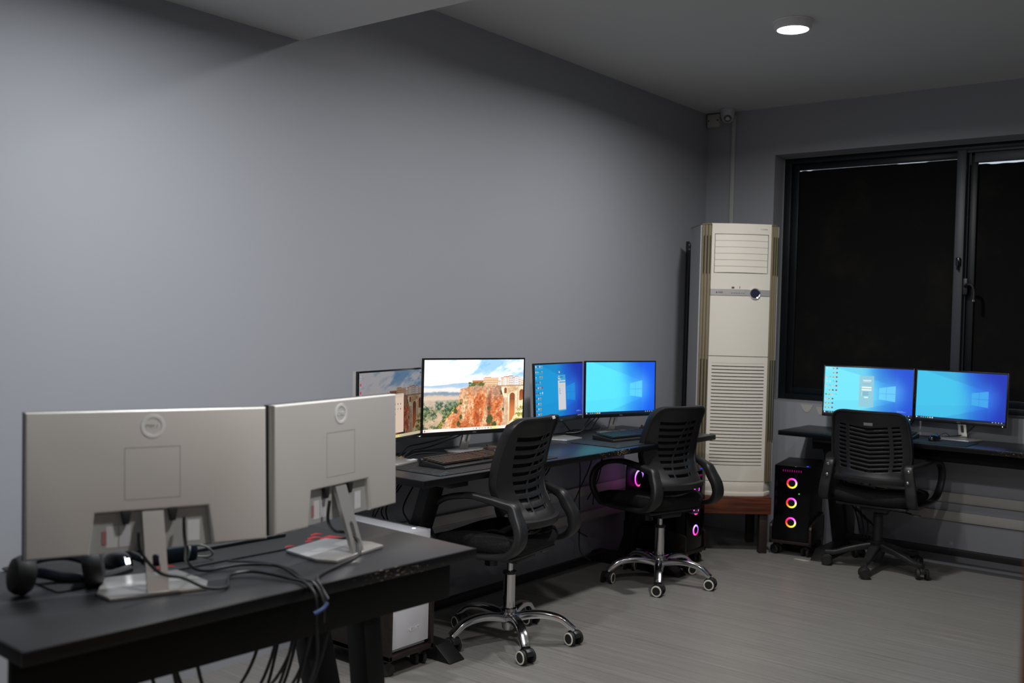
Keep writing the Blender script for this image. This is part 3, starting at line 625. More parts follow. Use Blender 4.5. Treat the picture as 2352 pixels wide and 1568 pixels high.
def make_monitor(label, loc, rz, zb, w, h, tilt, smat, group, led=True, back_detail=False):
    """loc = panel bottom centre on plan; front faces local -Y"""
    t = thing('monitor', label, 'monitor', (loc[0], loc[1], .7755), rz, group)
    P = T((0, 0, zb - .7755), (-tilt, 0, 0))
    chin = .020; bz = .0078
    MB().bx(-w / 2, w / 2, .0006, .012, 0, h, .0015, P).build('panel_frame', mat('bezel_side', (.02, .02, .02), .4), t)
    b = MB().bx(-w / 2, -w / 2 + bz, -.0006, .004, 0, h, .0004, P).bx(w / 2 - bz, w / 2, -.0006, .004, 0, h, .0004, P).bx(-w / 2 + bz, w / 2 - bz, -.0006, .004, h - bz, h, .0004, P).bx(-w / 2 + bz, w / 2 - bz, -.0016, .004, 0, chin, .0006, P)
    bez = b.build('bezel', blackg if False else mat('bezel_black', (.008, .008, .009), .3), t)
    me = bpy.data.meshes.new('screen'); x0, x1, z0, z1 = -w / 2 + bz, w / 2 - bz, chin, h - bz
    me.from_pydata([tuple(P @ Vector(v)) for v in ((x0, .0002, z0), (x1, .0002, z0), (x1, .0002, z1), (x0, .0002, z1))], [], [(0, 1, 2, 3)]); ul = me.uv_layers.new(name='UV')
    for i, q in enumerate(((0, 0), (1, 0), (1, 1), (0, 1))): ul.data[i].uv = q
    me.materials.append(smat); so = bpy.data.objects.new('screen', me); COL.objects.link(so); so.parent = t
    lm = mat('logo_grey', (.18, .18, .18), .4)
    q = P @ Vector((0, -.0022, chin / 2)); text('logo', 'DELL', .0105, lm, t, q, (PI / 2 - tilt, 0, 0), .0004)
    if led: q = P @ Vector((w / 2 - .02, -.002, .006)); MB().box((0, 0, 0), (.004, .0012, .0025)).build('power_light', emis('led_white', (.9, .95, 1), 4), t, loc=q)
    # back shell with a port bay cut from its lower edge
    bw, bh = .125, .092
    pts = [(-w / 2 + .002, .001), (-bw - .012, .001), (-bw, bh), (bw, bh), (bw + .012, .001), (w / 2 - .002, .001), (w / 2 - .002, h - .001), (-w / 2 + .002, h - .001)]
    Mp = P @ Matrix(((1, 0, 0, 0), (0, 0, 1, 0), (0, 1, 0, 0), (0, 0, 0, 1)))
    MB().prism(pts, .012, .032, 0, Mp, capbev=.006).build('back_shell', silver, t, ang=30)
    MB().bx(-bw - .012, bw + .012, .012, .017, .001, bh, 0, P).build('port_plate', mat('port_silver', (.33, .33, .32), .45), t)
    if back_detail:
        v = MB()
        for q4 in ((-.062, .062, .235, .2362), (-.062, .062, .118, .1192), (-.062, -.0608, .118, .236), (.0608, .062, .118, .236)): v.bx(q4[0], q4[1], .0318, .0325, q4[2], q4[3], 0, P)
        v.build('vesa_cover_seam', mat('seam_grey', (.33, .32, .30), .5), t)
        nn = 40; vs = []; fs = []
        for r_k, y in ((.0190, .0318), (.0198, .0333), (.0266, .0333), (.0274, .0318)):
            for k in range(nn): a = 2 * PI * k / nn; vs.append((r_k * math.cos(a), y, .283 + r_k * math.sin(a)))
        for i in range(3):
            for k in range(nn): k2 = (k + 1) % nn; fs.append((i * nn + k, i * nn + k2, (i + 1) * nn + k2, (i + 1) * nn + k))
        lg = mat('logo_silver', (.72, .73, .72), .35, metal=.1)
        MB().add(vs, fs, P).build('logo_ring', lg, t)
        q = P @ Vector((0, .0325, .283)); text('logo_lettering', 'DELL', .0145, lg, t, q, (PI / 2 - tilt, 0, PI), .0006)
        for x, c_ in ((-.095, (.6, .6, .6)), (.06, (.5, .5, .52)), (.085, (.55, .55, .55))): MB().bx(x - .014, x + .014, .017, .0176, .012, .06, 0, P).build('port_sticker', mat('stick%d' % int(x * 1000), c_, .6), t)
        MB().bx(.098, .108, .0176, .018, .02, .05, 0, P).build('red_mark', mat('faded_red', (.32, .14, .13), .6), t)
        for x in (-.045, .058):
            MB().box((0, 0, 0), (.022, .014, .03), .003, P @ T((x, .026, bh - .014)), taper=(.6, .8)).build('plug', black, t)
    # stand
    bp = [(-.085, -.085), (.085, -.085), (.122, .045), (.105, .1), (-.105, .1), (-.122, .045)]
    MB().prism(bp, 0, .008, .0018).build('stand_base', standm, t)
    top = P @ Vector((0, .026, .088)); bot = Vector((0, .088, .006)); dv = top - bot; ln = dv.length; ang = math.atan2(-dv.y, dv.z)
    vs, fs = ring_plate(.047, ln, .017, .035, .085, .011)
    MB().add(vs, fs, T(bot, (ang * 1.0, 0, 0))).build('stand_neck', standm, t)
    return t
ic1 = [[1, 7, 4, 5, 5, 3, 5, 5, 5, 3], [3, 4, 0, 5, 7, 5, 7, 7, 1, 7], [1, 6, 2, 2, 2, 4, 2, 2, 2, 2], [2, 2, 2, 0, 3, 1, 0, 0, 0, 0]]
ic2 = [[1, 0, 7, 1, 7, 0, 6, 7, 2, 2], [1, 0, 4, 1, 4, 2, 2, 2, 2, 2], [2, 2, 2, 4, 7, 5, 7, 5, 5, 3], [3, 3, 3, 3, 3, 3, 4, 0, 0, 0]]
sA2 = screen_mat('screen_landscape', landscape(False), 1.08)
sA1 = screen_mat('screen_landscape_dim', landscape(True), 1.0)
sB1 = screen_mat('screen_icons', blue_desktop((12, 148, 212), (16, 90, 205), (18, 45, 165), (60, 140, 230), ic1, 'chat'), 1.0)
sB2 = screen_mat('screen_blue', blue_desktop((90, 228, 255), (45, 150, 248), (20, 90, 235), (120, 200, 255)), 1.05)
sC1 = screen_mat('screen_login', blue_desktop((118, 232, 252), (45, 140, 232), (18, 75, 212), (110, 190, 255), ic2, 'login'), 1.0)
sC2 = screen_mat('screen_deep', blue_desktop((66, 196, 236), (34, 110, 225), (20, 48, 180), (70, 140, 245)), 1.0)
sF = screen_mat('screen_user_side', blue_desktop((90, 210, 245), (40, 130, 230), (20, 60, 200), (70, 140, 245)), .5)
w24, h24 = .538, .322
G = 'desktop monitors'
A1 = make_monitor('left monitor of the long desk, showing a cliff picture behind an open pale window', (.219, 3.103), R(104.3), .861, w24, h24, R(1), sA1, G)
A2 = make_monitor('largest lit monitor, showing a bright orange cliff and arched bridge', (.233, 3.645), R(77.7), .862, .6115, .364, R(0), sA2, G)
B1 = make_monitor('monitor with blue desktop, icon columns and a narrow white chat window', (.19, 4.422), R(95.6), .867, w24, h24, R(3.6), sB1, G)
B2 = make_monitor('monitor with an empty bright blue desktop nearest the air conditioner', (.264, 4.907), R(73.3), .872, w24, h24, R(1.2), sB2, G)
C1 = make_monitor('monitor under the window with desktop icons and a login box, behind the chair back', (1.235, 6.2), R(14), .864, .533, .318, R(6), sC1, G)
C2 = make_monitor('rightmost monitor, under the window, with an empty deep blue desktop', (1.757, 6.25), R(-4), .868, .523, .313, R(3), sC2, G)
F1 = make_monitor('nearest silver-backed monitor at far left, its round logo facing the camera', (1.245, 1.30), R(70.2 + 180), .861, w24, h24, R(-5), sF, G, back_detail=True)
F2 = make_monitor('silver-backed monitor in the foreground turned toward the long desk, right of its twin', (1.28, 1.822), R(101.3 + 180), .865, w24, h24, R(-1.7), sF, G, back_detail=True)
MB().prism([(-.03, -.012), (.03, -.016), (.034, .01), (-.022, .014)], .0085, .0092).build('sticker', mat('sticker_wb', (.6, .65, .8), .4, var=(60, .6)), A1, loc=(.075, -.06, 0))

# ------------------------------------------------------------ office chairs
def office_chair(label, group, loc, rz, base_rz, base_m, style, off, ztop, hoff, casters_dir, zseat=.47, zsh=0, ringed=True):
    t = thing('office_chair', label, 'office chair', (loc[0], loc[1], 0), rz, group)
    brz = base_rz - rz
    # five-star base
    for k in range(5):
        a = brz + k * 2 * PI / 5; Mx = T((0, 0, 0), (0, 0, a))
        if style == 'A':
            pp = [(.02, 0, .108), (.09, 0, .124), (.16, 0, .126), (.225, 0, .112), (.268, 0, .082), (.288, 0, .066)]; ra = [(.021, .019), (.021, .018), (.021, .016), (.021, .014), (.021, .013), (.020, .012)]
        else:
            pp = [(.02, 0, .14), (.08, 0, .13), (.16, 0, .108), (.23, 0, .083), (.262, 0, .078), (.292, 0, .078)]; ra = [(.03, .026), (.028, .02), (.024, .016), (.019, .014), (.018, .016), (.018, .014)]
        MB().tube(pp, ra, 12, flat=(0, 1, 0), M=Mx).build('base_arm', base_m, t)
        # caster
        cx, cy = .285 * math.cos(a), .285 * math.sin(a); ca = (casters_dir[k] - rz)
        cs = MB().cyl((0, 0, .068), .008, .026, mi=0, n=12)
        hood = [(-.037, .0), (-.035, .018), (-.023, .031), (-.004, .037), (.010, .036), (.024, .027), (.026, .008), (.012, .01), (0, .016), (-.014, .012)]
        Mh = Matrix(((1, 0, 0, .008), (0, 0, 1, 0), (0, 1, 0, .029), (0, 0, 0, 1)))
        cs.prism(hood, -.0155, .0155, .002, Mh)
        co = cs.build('caster', black, t, loc=(cx, cy, 0), rot=(0, 0, ca))
        for sgn in (-1, 1):
            mbw = MB()
            mbw.lathe([(0, .001), (.0205, .001), (.021, .0)], 24, None, 2); mbw.lathe([(.021, .0), (.022, .0012), (.0272, .0008), (.0285, -.001)], 28, None, 1); mbw.lathe([(.0285, -.001), (.0305, -.004), (.0305, -.015), (.022, -.017), (0, -.017)], 28, None, 0)
            mbw.build('wheel', [rubber, ringw if ringed else rubber, black], co, loc=(.004, sgn * .033, .0307), rot=(-sgn * PI / 2, 0, 0))
    if style == 'A':
        MB().lathe([(0, .055), (.02, .055), (.026, .062), (.03, .085), (.034, .09), (.034, .135), (.038, .14), (.036, .152), (.028, .156)], 28).build('hub', chrome, t)
        MB().lathe([(.0265, .15), (.0265, .302), (.029, .303), (.029, .31), (.0, .312)], 28).build('gas_cylinder', chrome, t); MB().cyl((0, 0, .308), .030, .012).build('collar', black, t)
        MB().cyl((0, 0, .36), .0145, .12, n=24).build('piston', chrome, t)
    else:
        MB().lathe([(0, .06), (.03, .06), (.045, .10), (.05, .155), (.034, .17)], 24).build('hub', black, t)
        MB().lathe([(.027, .16), (.027, .33), (.02, .335), (0, .336)], 24).build('gas_cylinder', black, t); MB().cyl((0, 0, .36), .0145, .1, n=24).build('piston', chrome, t)
    # seat, plate, mechanism (upper part sits hoff forward of the cylinder)
    sy = hoff
    def sup(w_, d_, z, n=40, e=.45, wf=0):
        o = []
        for k in range(n):
            a = 2 * PI * k / n; x = w_ * math.copysign(abs(math.cos(a)) ** e, math.cos(a)); y = d_ * math.copysign(abs(math.sin(a)) ** e, math.sin(a))
            zz = z - wf * max(0, (y / d_)) ** 2 * .03 + .012 * (x / w_) ** 2 * (1 if wf else 0); o.append((x, y + sy, zz))
        return o
    zs = zseat; rings = [sup(.20, .19, zs - .055), sup(.228, .222, zs - .048), sup(.242, .238, zs - .03, wf=.6), sup(.245, .24, zs - .008, wf=.9), sup(.235, .23, zs + .012, wf=1), sup(.20, .195, zs + .022, wf=1), sup(.12, .12, zs + .018, wf=1), sup(.04, .04, zs + .014, wf=1)]
    vs = [v for r in rings for v in r]; n = 40; fs = []
    for i in range(len(rings) - 1):
        for k in range(n): k2 = (k + 1) % n; fs.append((i * n + k, i * n + k2, (i + 1) * n + k2, (i + 1) * n + k))
    fs.append(tuple(range(n))[::-1]); fs.append(tuple(range((len(rings) - 1) * n, len(rings) * n)))
    MB().add(vs, fs).build('seat', fabric, t, ang=60)
    MB().box((0, sy, zs - .062), (.40, .40, .016), .006).build('seat_plate', black, t)
    MB().box((0, sy * .4, zs - .086), (.16, .24, .036), .01).build('mechanism', black, t)
    k_ = MB(); pr = []
    for i in range(20): a = 2 * PI * i / 20; rr = .031 if i % 2 else .0285; pr.append((rr * math.cos(a), rr * math.sin(a)))
    k_.prism(pr, -.04, .035, .002); k_.build('tension_knob', black, t, loc=(-.0, .095, zs - .105))
    le = MB().tube([(.06, -.05 + sy * .4, zs - .09), (.16, -.06 + sy * .4, zs - .092), (.20, -.07 + sy * .4, zs - .097)], .005).box((.225, -.075 + sy * .4, zs - .102), (.06, .026, .012), .005, mi=1)
    le.build('lever', [steelb, mat('lever_grey', (.12, .12, .12), .35)], t)
    # backrest shell
    if style == 'A':
        Z = [.545, .575, .60, .64, .68, .72, .76, .80, .84, .88, .92, .955, .985]
        PR = [.185, .16, .135, .102, .086, .082, .086, .094, .104, .116, .128, .142, .156]; WW = [.150, .17, .178, .188, .198, .204, .205, .204, .201, .198, .195, .192, .19]
    else:
        Z = [.545, .575, .60, .64, .68, .72, .76, .80, .84, .88, .92, .95, .97]
        PR = [.105, .09, .084, .08, .08, .084, .09, .10, .11, .122, .137, .148, .156]; WW = [.19, .20, .208, .216, .222, .224, .222, .22, .216, .212, .208, .204, .20]
    zk = (ztop - .545) / (Z[-1] - .545)
    def prof(z): z0 = (z - .545 ) / zk + .545; return np.interp(z0, Z, PR) + off, np.interp(z0, Z, WW)
    def sp_(uu, z, fwd=0, round_=True):
        """uu in -1..1 across, z height; fwd moves toward the sitter"""
        b_, w_ = prof(z); zz = z
        if round_: zz = z - (.022 if style == 'A' else .012) * abs(uu) ** 9 * ss(ztop - .12, ztop, np.array(z)).item()
        y = -b_ + .045 * uu * uu + fwd; return (uu * w_, y, zz)
    rows = []
    if style == 'A':
        N_ = 9; z0, z1 = .605, ztop - .05; st_ = (z1 - z0) / N_
        zz = [.545, .575, .59]; kinds = [0, 0]
        for i in range(N_):
            fr_ = .42 + .1 * i / N_; zz += [z0 + i * st_, z0 + (i + fr_) * st_]; kinds += [0, 1]
        zz += [z1, ztop - .02, ztop]; kinds += [0, 0, 0]
        def cols(z):
            f = (z - z0) / (z1 - z0); f = max(0, min(1, f)); d1 = -.27 + .57 * f; d2 = .36 + .02 * f
            return [-1, -.9, -.78 + .06 * f, -.46 - .27 * f, d1 - .02, d1 + .03, max(d2, d1 + .08), max(d2, d1 + .08) + .04, .50 + .24 * f, .9, 1]
        solidc = {0, 1, 2, 4, 6, 8, 9}; chev = 0
    else:
        N_ = 11; z0, z1 = .615, ztop - .06; st_ = (z1 - z0) / N_
        zz = [.545, .575, .59]; kinds = [0, 0]
        for i in range(N_): zz += [z0 + i * st_, z0 + (i + .52) * st_]; kinds += [0, 1]
        zz += [z1, ztop - .02, ztop]; kinds += [0, 0, 0]
        def cols(z): f = (z - z0) / (z1 - z0); return [-1, -.84, -.79, -.60, -.50, 0, .50, .60, .79, .84, 1]
        solidc = {0, 1, 3, 6, 8, 9}; chev = .022
    def dens(c):
        o = []; idx = []
        for i in range(len(c) - 1):
            n = max(1, int(round((c[i + 1] - c[i]) / .12))) if False else (4 if i in (3, 5) and style == 'A' else 3 if style == 'B' and i in (4, 5) else 1)
            for k in range(n): o.append(c[i] + (c[i + 1] - c[i]) * k / n); idx.append(i)
        o.append(c[-1]); return o, idx
    vs = []; fs = []; idx = None; V2 = []
    zf = []; kf = []
    for i in range(len(zz) - 1): zf.append(zz[i]); kf.append(kinds[i])
    zf.append(zz[-1])
    for z in zf:
        o, idx = dens(cols(z)); row = []
        for uu in o:
            zc_ = z
            if chev and z0 - .02 < z < z1 + .02 and abs(uu) < .84: zc_ = z - chev * (1 - abs(uu) / .84)
            if style == 'A' and z0 - .02 < z < z1 + .02: zc_ = z - .012 * (1 - uu * uu)
            row.append(sp_(uu, zc_))
        V2.append(row)
    nc = len(V2[0]); vs = [v for r in V2 for v in r]
    for i in range(len(V2) - 1):
        for k in range(nc - 1):
            if kf[i] == 1 and idx[k] not in solidc: continue
            fs.append((i * nc + k, i * nc + k + 1, (i + 1) * nc + k + 1, (i + 1) * nc + k))
    sh = MB().add(vs, fs).build('back_shell', black, t, ang=40, solid=.009)
    bv = sh.modifiers.new('bev', 'BEVEL'); bv.width = .0022; bv.segments = 2; bv.limit_method = 'ANGLE'; bv.angle_limit = R(50)
    # mesh cushion in front, thick at the sides
    g = []; gz = np.linspace(.60, ztop - .004, 14); gu = np.linspace(-1, 1, 13); fs = []
    for z in gz:
        for uu in gu: g.append(sp_(uu * .995, z, .016 + .012 * abs(uu) ** 4))
    for i in range(13):
        for k in range(12): fs.append((i * 13 + k, i * 13 + k + 1, (i + 1) * 13 + k + 1, (i + 1) * 13 + k))
    MB().add(g, fs).build('mesh_back', fabric, t, ang=60, solid=.012)
    # rim tube round the shell
    rim = [sp_(-1, z, .008) for z in np.linspace(.60, ztop - .03, 8)] + [sp_(-.93, ztop - .008, .006, True)] + [sp_(uu, ztop, .006) for uu in (-.75, -.4, 0, .4, .75)] + [sp_(.93, ztop - .008, .006)] + [sp_(1, z, .008) for z in np.linspace(ztop - .03, .60, 8)]
    MB().tube(rim, [(.019, .007)] * len(rim), 10, sub=3, flat=(0, 1, .0)).build('back_rim', black, t)
    # lower lip
    lip = [sp_(uu, .553, -.006, False) for uu in (-1, -.8, -.5, 0, .5, .8, 1)]
    MB().tube(lip, [(.013, .017)] * 7, 10, sub=4, flat=(0, 1, .2)).build('back_lip', black, t)
    # arms: closed loops of broad strap
    for sgn in (-1, 1):
        bb = prof(.60)[0]
        if style == 'A':
            P_ = [(.222, -bb - .02, .60, .03, .024), (.232, -bb - .05, .545, .034, .022), (.244, -bb - .045, .485, .034, .02), (.25, -bb + .02, .437, .024, .014), (.255, sy - .06, .425, .02, .01), (.262, sy + .08, .43, .018, .01), (.272, sy + .115, .448, .018, .012), (.282, sy + .158, .515, .019, .013), (.282, sy + .15, .592, .019, .013), (.278, sy + .085, .65, .021, .013), (.268, sy - .03, .676, .022, .013), (.25, -bb + .12, .668, .022, .014), (.228, -bb + .04, .648, .024, .018), (.216, -bb - .0, .635, .028, .022)]
        else:
            P_ = [(.226, -bb - .012, .60, .028, .012), (.236, -bb - .016, .54, .03, .012), (.245, -bb - .02, .47, .03, .013), (.25, -bb + .01, .425, .028, .014), (.255, sy - .08, .415, .02, .01), (.265, sy + .04, .42, .02, .01), (.285, sy + .13, .45, .02, .012), (.30, sy + .17, .55, .02, .013), (.298, sy + .14, .625, .021, .013), (.288, sy + .05, .658, .022, .013), (.268, -bb + .14, .655, .022, .014), (.24, -bb + .05, .645, .025, .014), (.222, -bb - .0, .64, .028, .014)]
        arm = MB().tube([(sgn * x, y, z) for x, y, z, _, _ in P_], [(a_, b_) for *_, a_, b_ in P_], 12, closed=True, flat=(1, 0, 0), sub=5).build('armrest', black, t, ang=50)
        bolt = chrome if style == 'B' else blackg
        for z, yo in ((.625, 0), (.565, 0)):
            yb = -prof(z)[0] - (.026 if style == 'B' else .05 if z < .6 else .034)
            MB().lathe([(0, .003), (.004, .003), (.007, .001), (.008, 0)], 14, T((sgn * .226, yb, z), (PI / 2, 0, 0))).build('bolt', bolt, arm)
    return t, sp_
sp0 = lambda k: [R(x) for x in k]
ch1, f1 = office_chair('nearest black mesh office chair on a chrome base, with a white tag on its back', 'office chairs', (.633, 3.437), R(97), R(35), chrome, 'A', 0.0, .995, .085, sp0([-12, -12, -15, -10, -14]))
ch2, f2 = office_chair('black office chair on a chrome base, before the blue screen nearest the air conditioner', 'office chairs', (.605, 4.795), R(76), R(11), chrome, 'A', .01, .97, .085, sp0([12, 60, -70, -80, 10]))
ch3, f3 = office_chair('black mesh office chair with black plastic base at the desk under the window', 'office chairs', (1.40, 5.97), R(2), R(-86), mat('base_black', (.02, .02, .02), .38), 'B', .14, .945, .03, sp0([30, -60, 80, 140, 15]), zseat=.455, ringed=False)
MB().box((0, 0, 0), (.028, .006, .014), .002).build('white_tag', mat('tag_white', (.7, .7, .7), .5), ch1, loc=tuple(Vector(f1(.3, .995, -.012)) + Vector((0, -.004, .0))), rot=(R(-20), 0, R(10)))
MB().box((0, 0, 0), (.05, .002, .018), .0005).build('label_patch', mat('patch', (.16, .16, .16), .5, var=(300, .6)), ch3, loc=tuple(Vector(f3(.02, .875, 0)) + Vector((0, -.007, 0))))

# ------------------------------------------------------------ computer cases and trolleys
def trolley(label, loc, rz, w, d, hb=.075, side=.12):
    t = thing('computer_trolley', label, 'trolley', (*loc, 0), rz, 'wooden trolleys under the computers')
    MB().bx(-w / 2, w / 2, 0, d, hb, hb + .018, .001).build('bottom_board', trolleyw, t)
    for sgn in (-1, 1):
        Mx = Matrix(((0, 0, 1, sgn * w / 2 - (.016 if sgn > 0 else 0)), (1, 0, 0, 0), (0, 1, 0, 0), (0, 0, 0, 1)))
        MB().prism([(.0, hb - .004), (.0, hb + side - .02), (.006, hb + side - .006), (.02, hb + side), (d, hb + side + .03), (d, hb - .004)], 0, .016, .0015, Mx).build('side_board', trolleyw, t)
        for y in (.05, d - .05):
            c_ = MB().cyl((0, 0, .062), .014, .022, n=14).box((0, 0, .055), (.034, .03, .026), .008); co = c_.build('caster', black, t, loc=(sgn * (w / 2 - .035), y, 0), rot=(0, 0, R(20 + 50 * sgn)))
            for s2 in (-1, 1): MB().cyl((0, s2 * .018, .029), .029, .016, 'y', 20, bev=.003).build('wheel', rubber, co)
    return t
def fan(parent, x, z, ringm, r=.034, y=-.001):
    f = MB().cyl((0, 0, 0), .022, .004, 'y', 24).build('fan', blackg, parent, loc=(x, y, z))
    vs = []; fs = []; n, k2 = 40, 8
    for i in range(n):
        a = 2 * PI * i / n
        for j in range(k2): b = 2 * PI * j / k2; rr = r * .78 + .0055 * math.cos(b); vs.append((rr * math.cos(a), .003 * math.sin(b), rr * math.sin(a)))
    for i in range(n):
        for j in range(k2): i2 = (i + 1) % n; j2 = (j + 1) % k2; fs.append((i * k2 + j, i * k2 + j2, i2 * k2 + j2, i2 * k2 + j))
    MB().add(vs, fs).build('light_ring', ringm, f)
    return f
def gaming_tower(label, loc, rz, ringm, w=.215, d=.42, h=.465, z0=.094, inside=False):
    t = thing('computer_tower', label, 'computer', (*loc, z0), rz, 'tower computers')
    c_ = MB().bx(-w / 2, w / 2, .012, d, 0, .012).bx(-w / 2, w / 2, .012, d, h - .012, h, .003).bx(-w / 2, w / 2, d - .01, d, .012, h - .012)
    c_.bx(w / 2 - .006, w / 2, .012, d - .01, .012, h - .012)
    if not inside: c_.bx(-w / 2, -w / 2 + .006, .012, d - .01, .012, h - .012)
    else: c_.bx(-w / 2, -w / 2 + .006, .012, .07, .012, h - .012).bx(-w / 2, -w / 2 + .006, .07, d - .01, .012, .11)
    c_.build('case_body', steelb, t)
    MB().bx(-w / 2, w / 2, 0, .012, 0, h - .002, .002).build('front_panel', mat('front_glass', (.002, .002, .0025), .1, spec=.2), t)
    for z in (.115, .236, .357): fan(t, 0.0, z, ringm)
    vt = MB()
    for k in range(9): vt.box((0, 0, 0), (.004, .002, .012), 0, T((-.055 + k * .0135, -.0005, h - .032)))
    vt.build('top_vent_lights', emis('vent_pink' + ('b' if inside else ''), (.75, .02, .4), .35), t)
    MB().box((w / 2 - .02, .02, h + .001), (.012, .006, .003)).build('power_light', emis('blue_led', (.02, .05, 1), 1.6), t)
    if inside:
        MB().bx(-w / 2 + .001, -w / 2 + .004, .075, d - .012, .115, h - .014).build('side_glass', smokedm, t)
        f = fan(t, 0, 0, ring_hot, r=.06); f.location = (0, d - .03, h - .09)
        f = fan(t, 0, 0, ring_hot, r=.06); f.location = (0, d + .004, h - .09)  # second rear fan ring outside the closed back, added to tint the wall
        f = fan(t, 0, 0, ring_hot, r=.055); f.location = (.04, d - .16, h - .075); f.rotation_euler = (0, 0, PI / 2)
        MB().box((.03, .12, .27), (.1, .02, .03), .004).build('memory_light', emis('mem_blue', (.02, .35, .9), 1.2), t)
        MB().box((.04, .24, .24), (.11, .2, .03), .004).build('graphics_card', black, t)
        MB().bx(w / 2 - .03, w / 2 - .02, .08, d - .03, .03, h - .03).build('motherboard', mat('pcb', (.03, .03, .035), .5), t)
    else:
        MB().box((.045, -.001, .295), (.006, .002, .006)).build('green_light', emis('green_led', (.1, .8, .1), 1.2), t)
    return t
RC = R(11)
trolley('brown wooden trolley under the rainbow-lit tower', (.888, 5.905), RC, .255, .40)
gaming_tower('black tower computer with three rainbow fan rings, left of the chair under the window', (.888, 5.912), RC, ring_warm)
trolley('brown wooden trolley under the violet-lit tower beneath the long desk', (.575, 5.275), R(90), .255, .42)
gaming_tower('black tower computer with violet fan rings and glass side, under the long desk', (.57, 5.275), R(90), ring_cool, inside=True)
trolley('brown wooden trolley under the white computer case', (.585, 2.88), R(90), .252, .46, hb=.07, side=.21)
wc = thing('computer_tower', 'white computer case under the near end of the long desk', 'computer', (.572, 2.88, .0885), R(90), 'tower computers')
cw, cdp, chh = .213, .43, .468
MB().bx(-cw / 2, cw / 2, .02, cdp, 0, .012, .001).bx(-cw / 2, cw / 2, .02, cdp, chh - .014, chh, .002).bx(cw / 2 - .006, cw / 2, .03, cdp, .012, chh - .014).bx(-cw / 2, cw / 2, cdp - .008, cdp, .012, chh - .014).bx(-cw / 2, -cw / 2 + .006, .03, cdp, .012, .13).build('case_body', whitecase, wc)
MB().bx(-cw / 2, cw / 2, 0, .016, .018, chh, .0015).build('front_panel', whitecase, wc)
MB().bx(-cw / 2 + .001, -cw / 2 + .004, .03, cdp - .01, .132, chh - .016).build('side_glass', blackg, wc)
MB().bx(-cw / 2 + .004, cw / 2 - .004, .016, .02, .02, chh - .01).bx(-cw / 2 + .01, cw / 2 - .01, .02, cdp - .02, -.0, .0, 0).build('front_gap', black, wc)
MB().cyl((-.0 + .06, .05, chh + .001), .008, .003, n=16).build('power_button', emis('case_led', (.8, .9, 1), 1.2), wc)
text('lettering', 'NZXT', .026, mat('case_letter', (.62, .62, .66), .4), wc, (.02, -.0006, .078), (PI / 2, 0, 0), .0004)

# ------------------------------------------------------------ things on the desks
ZD = .7755
def keyboard(label, loc, rz, keym, w=.44, d=.15, rest=False):
    t = thing('keyboard', label, 'keyboard', (*loc, ZD + .0035), rz, 'keyboards')
    MB().prism([(-d / 2, 0), (d / 2, 0), (d / 2, .024), (d / 2 - .02, .025), (-d / 2 + .01, .014), (-d / 2, .009)], -w / 2, w / 2, .002, Matrix(((0, 0, 1, 0), (1, 0, 0, 0), (0, 1, 0, 0), (0, 0, 0, 1)))).build('case', black, t)
    k = MB(); rows = 6; p = .019
    for r_i in range(rows):
        y = -d / 2 + .025 + r_i * .0205 + (.004 if r_i == 5 else 0); z = .018 + (y + d / 2) * .075; x = -w / 2 + .012
        while x < w / 2 - .02:
            kw = .017
            if r_i == 0 and -w / 2 + .075 < x < -w / 2 + .09: kw = .112
            if not (r_i > 1 and abs(x - (w / 2 - .155)) < .012 and False): k.box((x + kw / 2, y, z + .004), (kw - .0015, .0165, .008), .0, taper=(1.18, 1.15))
            x += kw + .0022
            if abs(x - (w / 2 - .155)) < .011 or abs(x - (w / 2 - .088)) < .010: x += .008
    ko = k.build('keys', keym, t); ko['kind'] = 'stuff'
    if rest: MB().cyl((-w / 2 + .012, d / 2 - .012, .024), .009, .03, 'x', 16).build('volume_wheel', black, t)
    return t
keyd = mat('key_black', (.022, .022, .024), .35); keyw = mat('key_worn', (.034, .027, .024), .32)
def mousemat(label, loc, rz, w, d, m=None):
    t = thing('desk_mat', label, 'desk mat', (*loc, ZD), rz, 'desk mats')
    r = .012; pts = []
    for cx, cy, a0 in ((w / 2 - r, d / 2 - r, 0), (-w / 2 + r, d / 2 - r, 90), (-w / 2 + r, -d / 2 + r, 180), (w / 2 - r, -d / 2 + r, 270)):
        for k in range(5): a = R(a0 + k * 22.5); pts.append((cx + r * math.cos(a), cy + r * math.sin(a)))
    MB().prism(pts, 0, .003, .0006).build('mat', m or matm, t)
    return t
def mat_material():
    m = bpy.data.materials.new('patterned_mat'); m.use_nodes = True; nt = m.node_tree; b = nt.nodes['Principled BSDF']; N = nt.nodes.new; L = nt.links.new
    tc = N('ShaderNodeTexCoord'); v = N('ShaderNodeTexVoronoi'); v.feature = 'DISTANCE_TO_EDGE'; v.inputs['Scale'].default_value = 24; L(tc.outputs['Object'], v.inputs['Vector'])
    r = N('ShaderNodeMapRange'); r.inputs[1].default_value = .015; r.inputs[2].default_value = .03; r.inputs[3].default_value = 1; r.inputs[4].default_value = 0; L(v.outputs['Distance'], r.inputs[0])
    s_ = N('ShaderNodeSeparateXYZ'); L(tc.outputs['Object'], s_.inputs[0]); g = N('ShaderNodeMapRange'); g.inputs[1].default_value = -.2; g.inputs[2].default_value = -.36; L(s_.outputs['X'], g.inputs[0])
    mu = N('ShaderNodeMath'); mu.operation = 'MULTIPLY'; L(r.outputs[0], mu.inputs[0]); L(g.outputs[0], mu.inputs[1])
    mx = N('ShaderNodeMix'); mx.data_type = 'RGBA'; mx.inputs[6].default_value = (.014, .013, .014, 1); mx.inputs[7].default_value = (.025, .07, .09, 1); L(mu.outputs[0], mx.inputs[0]); L(mx.outputs[2], b.inputs['Base Color'])
    b.inputs['Roughness'].default_value = .7; return m
matm = mat_material()
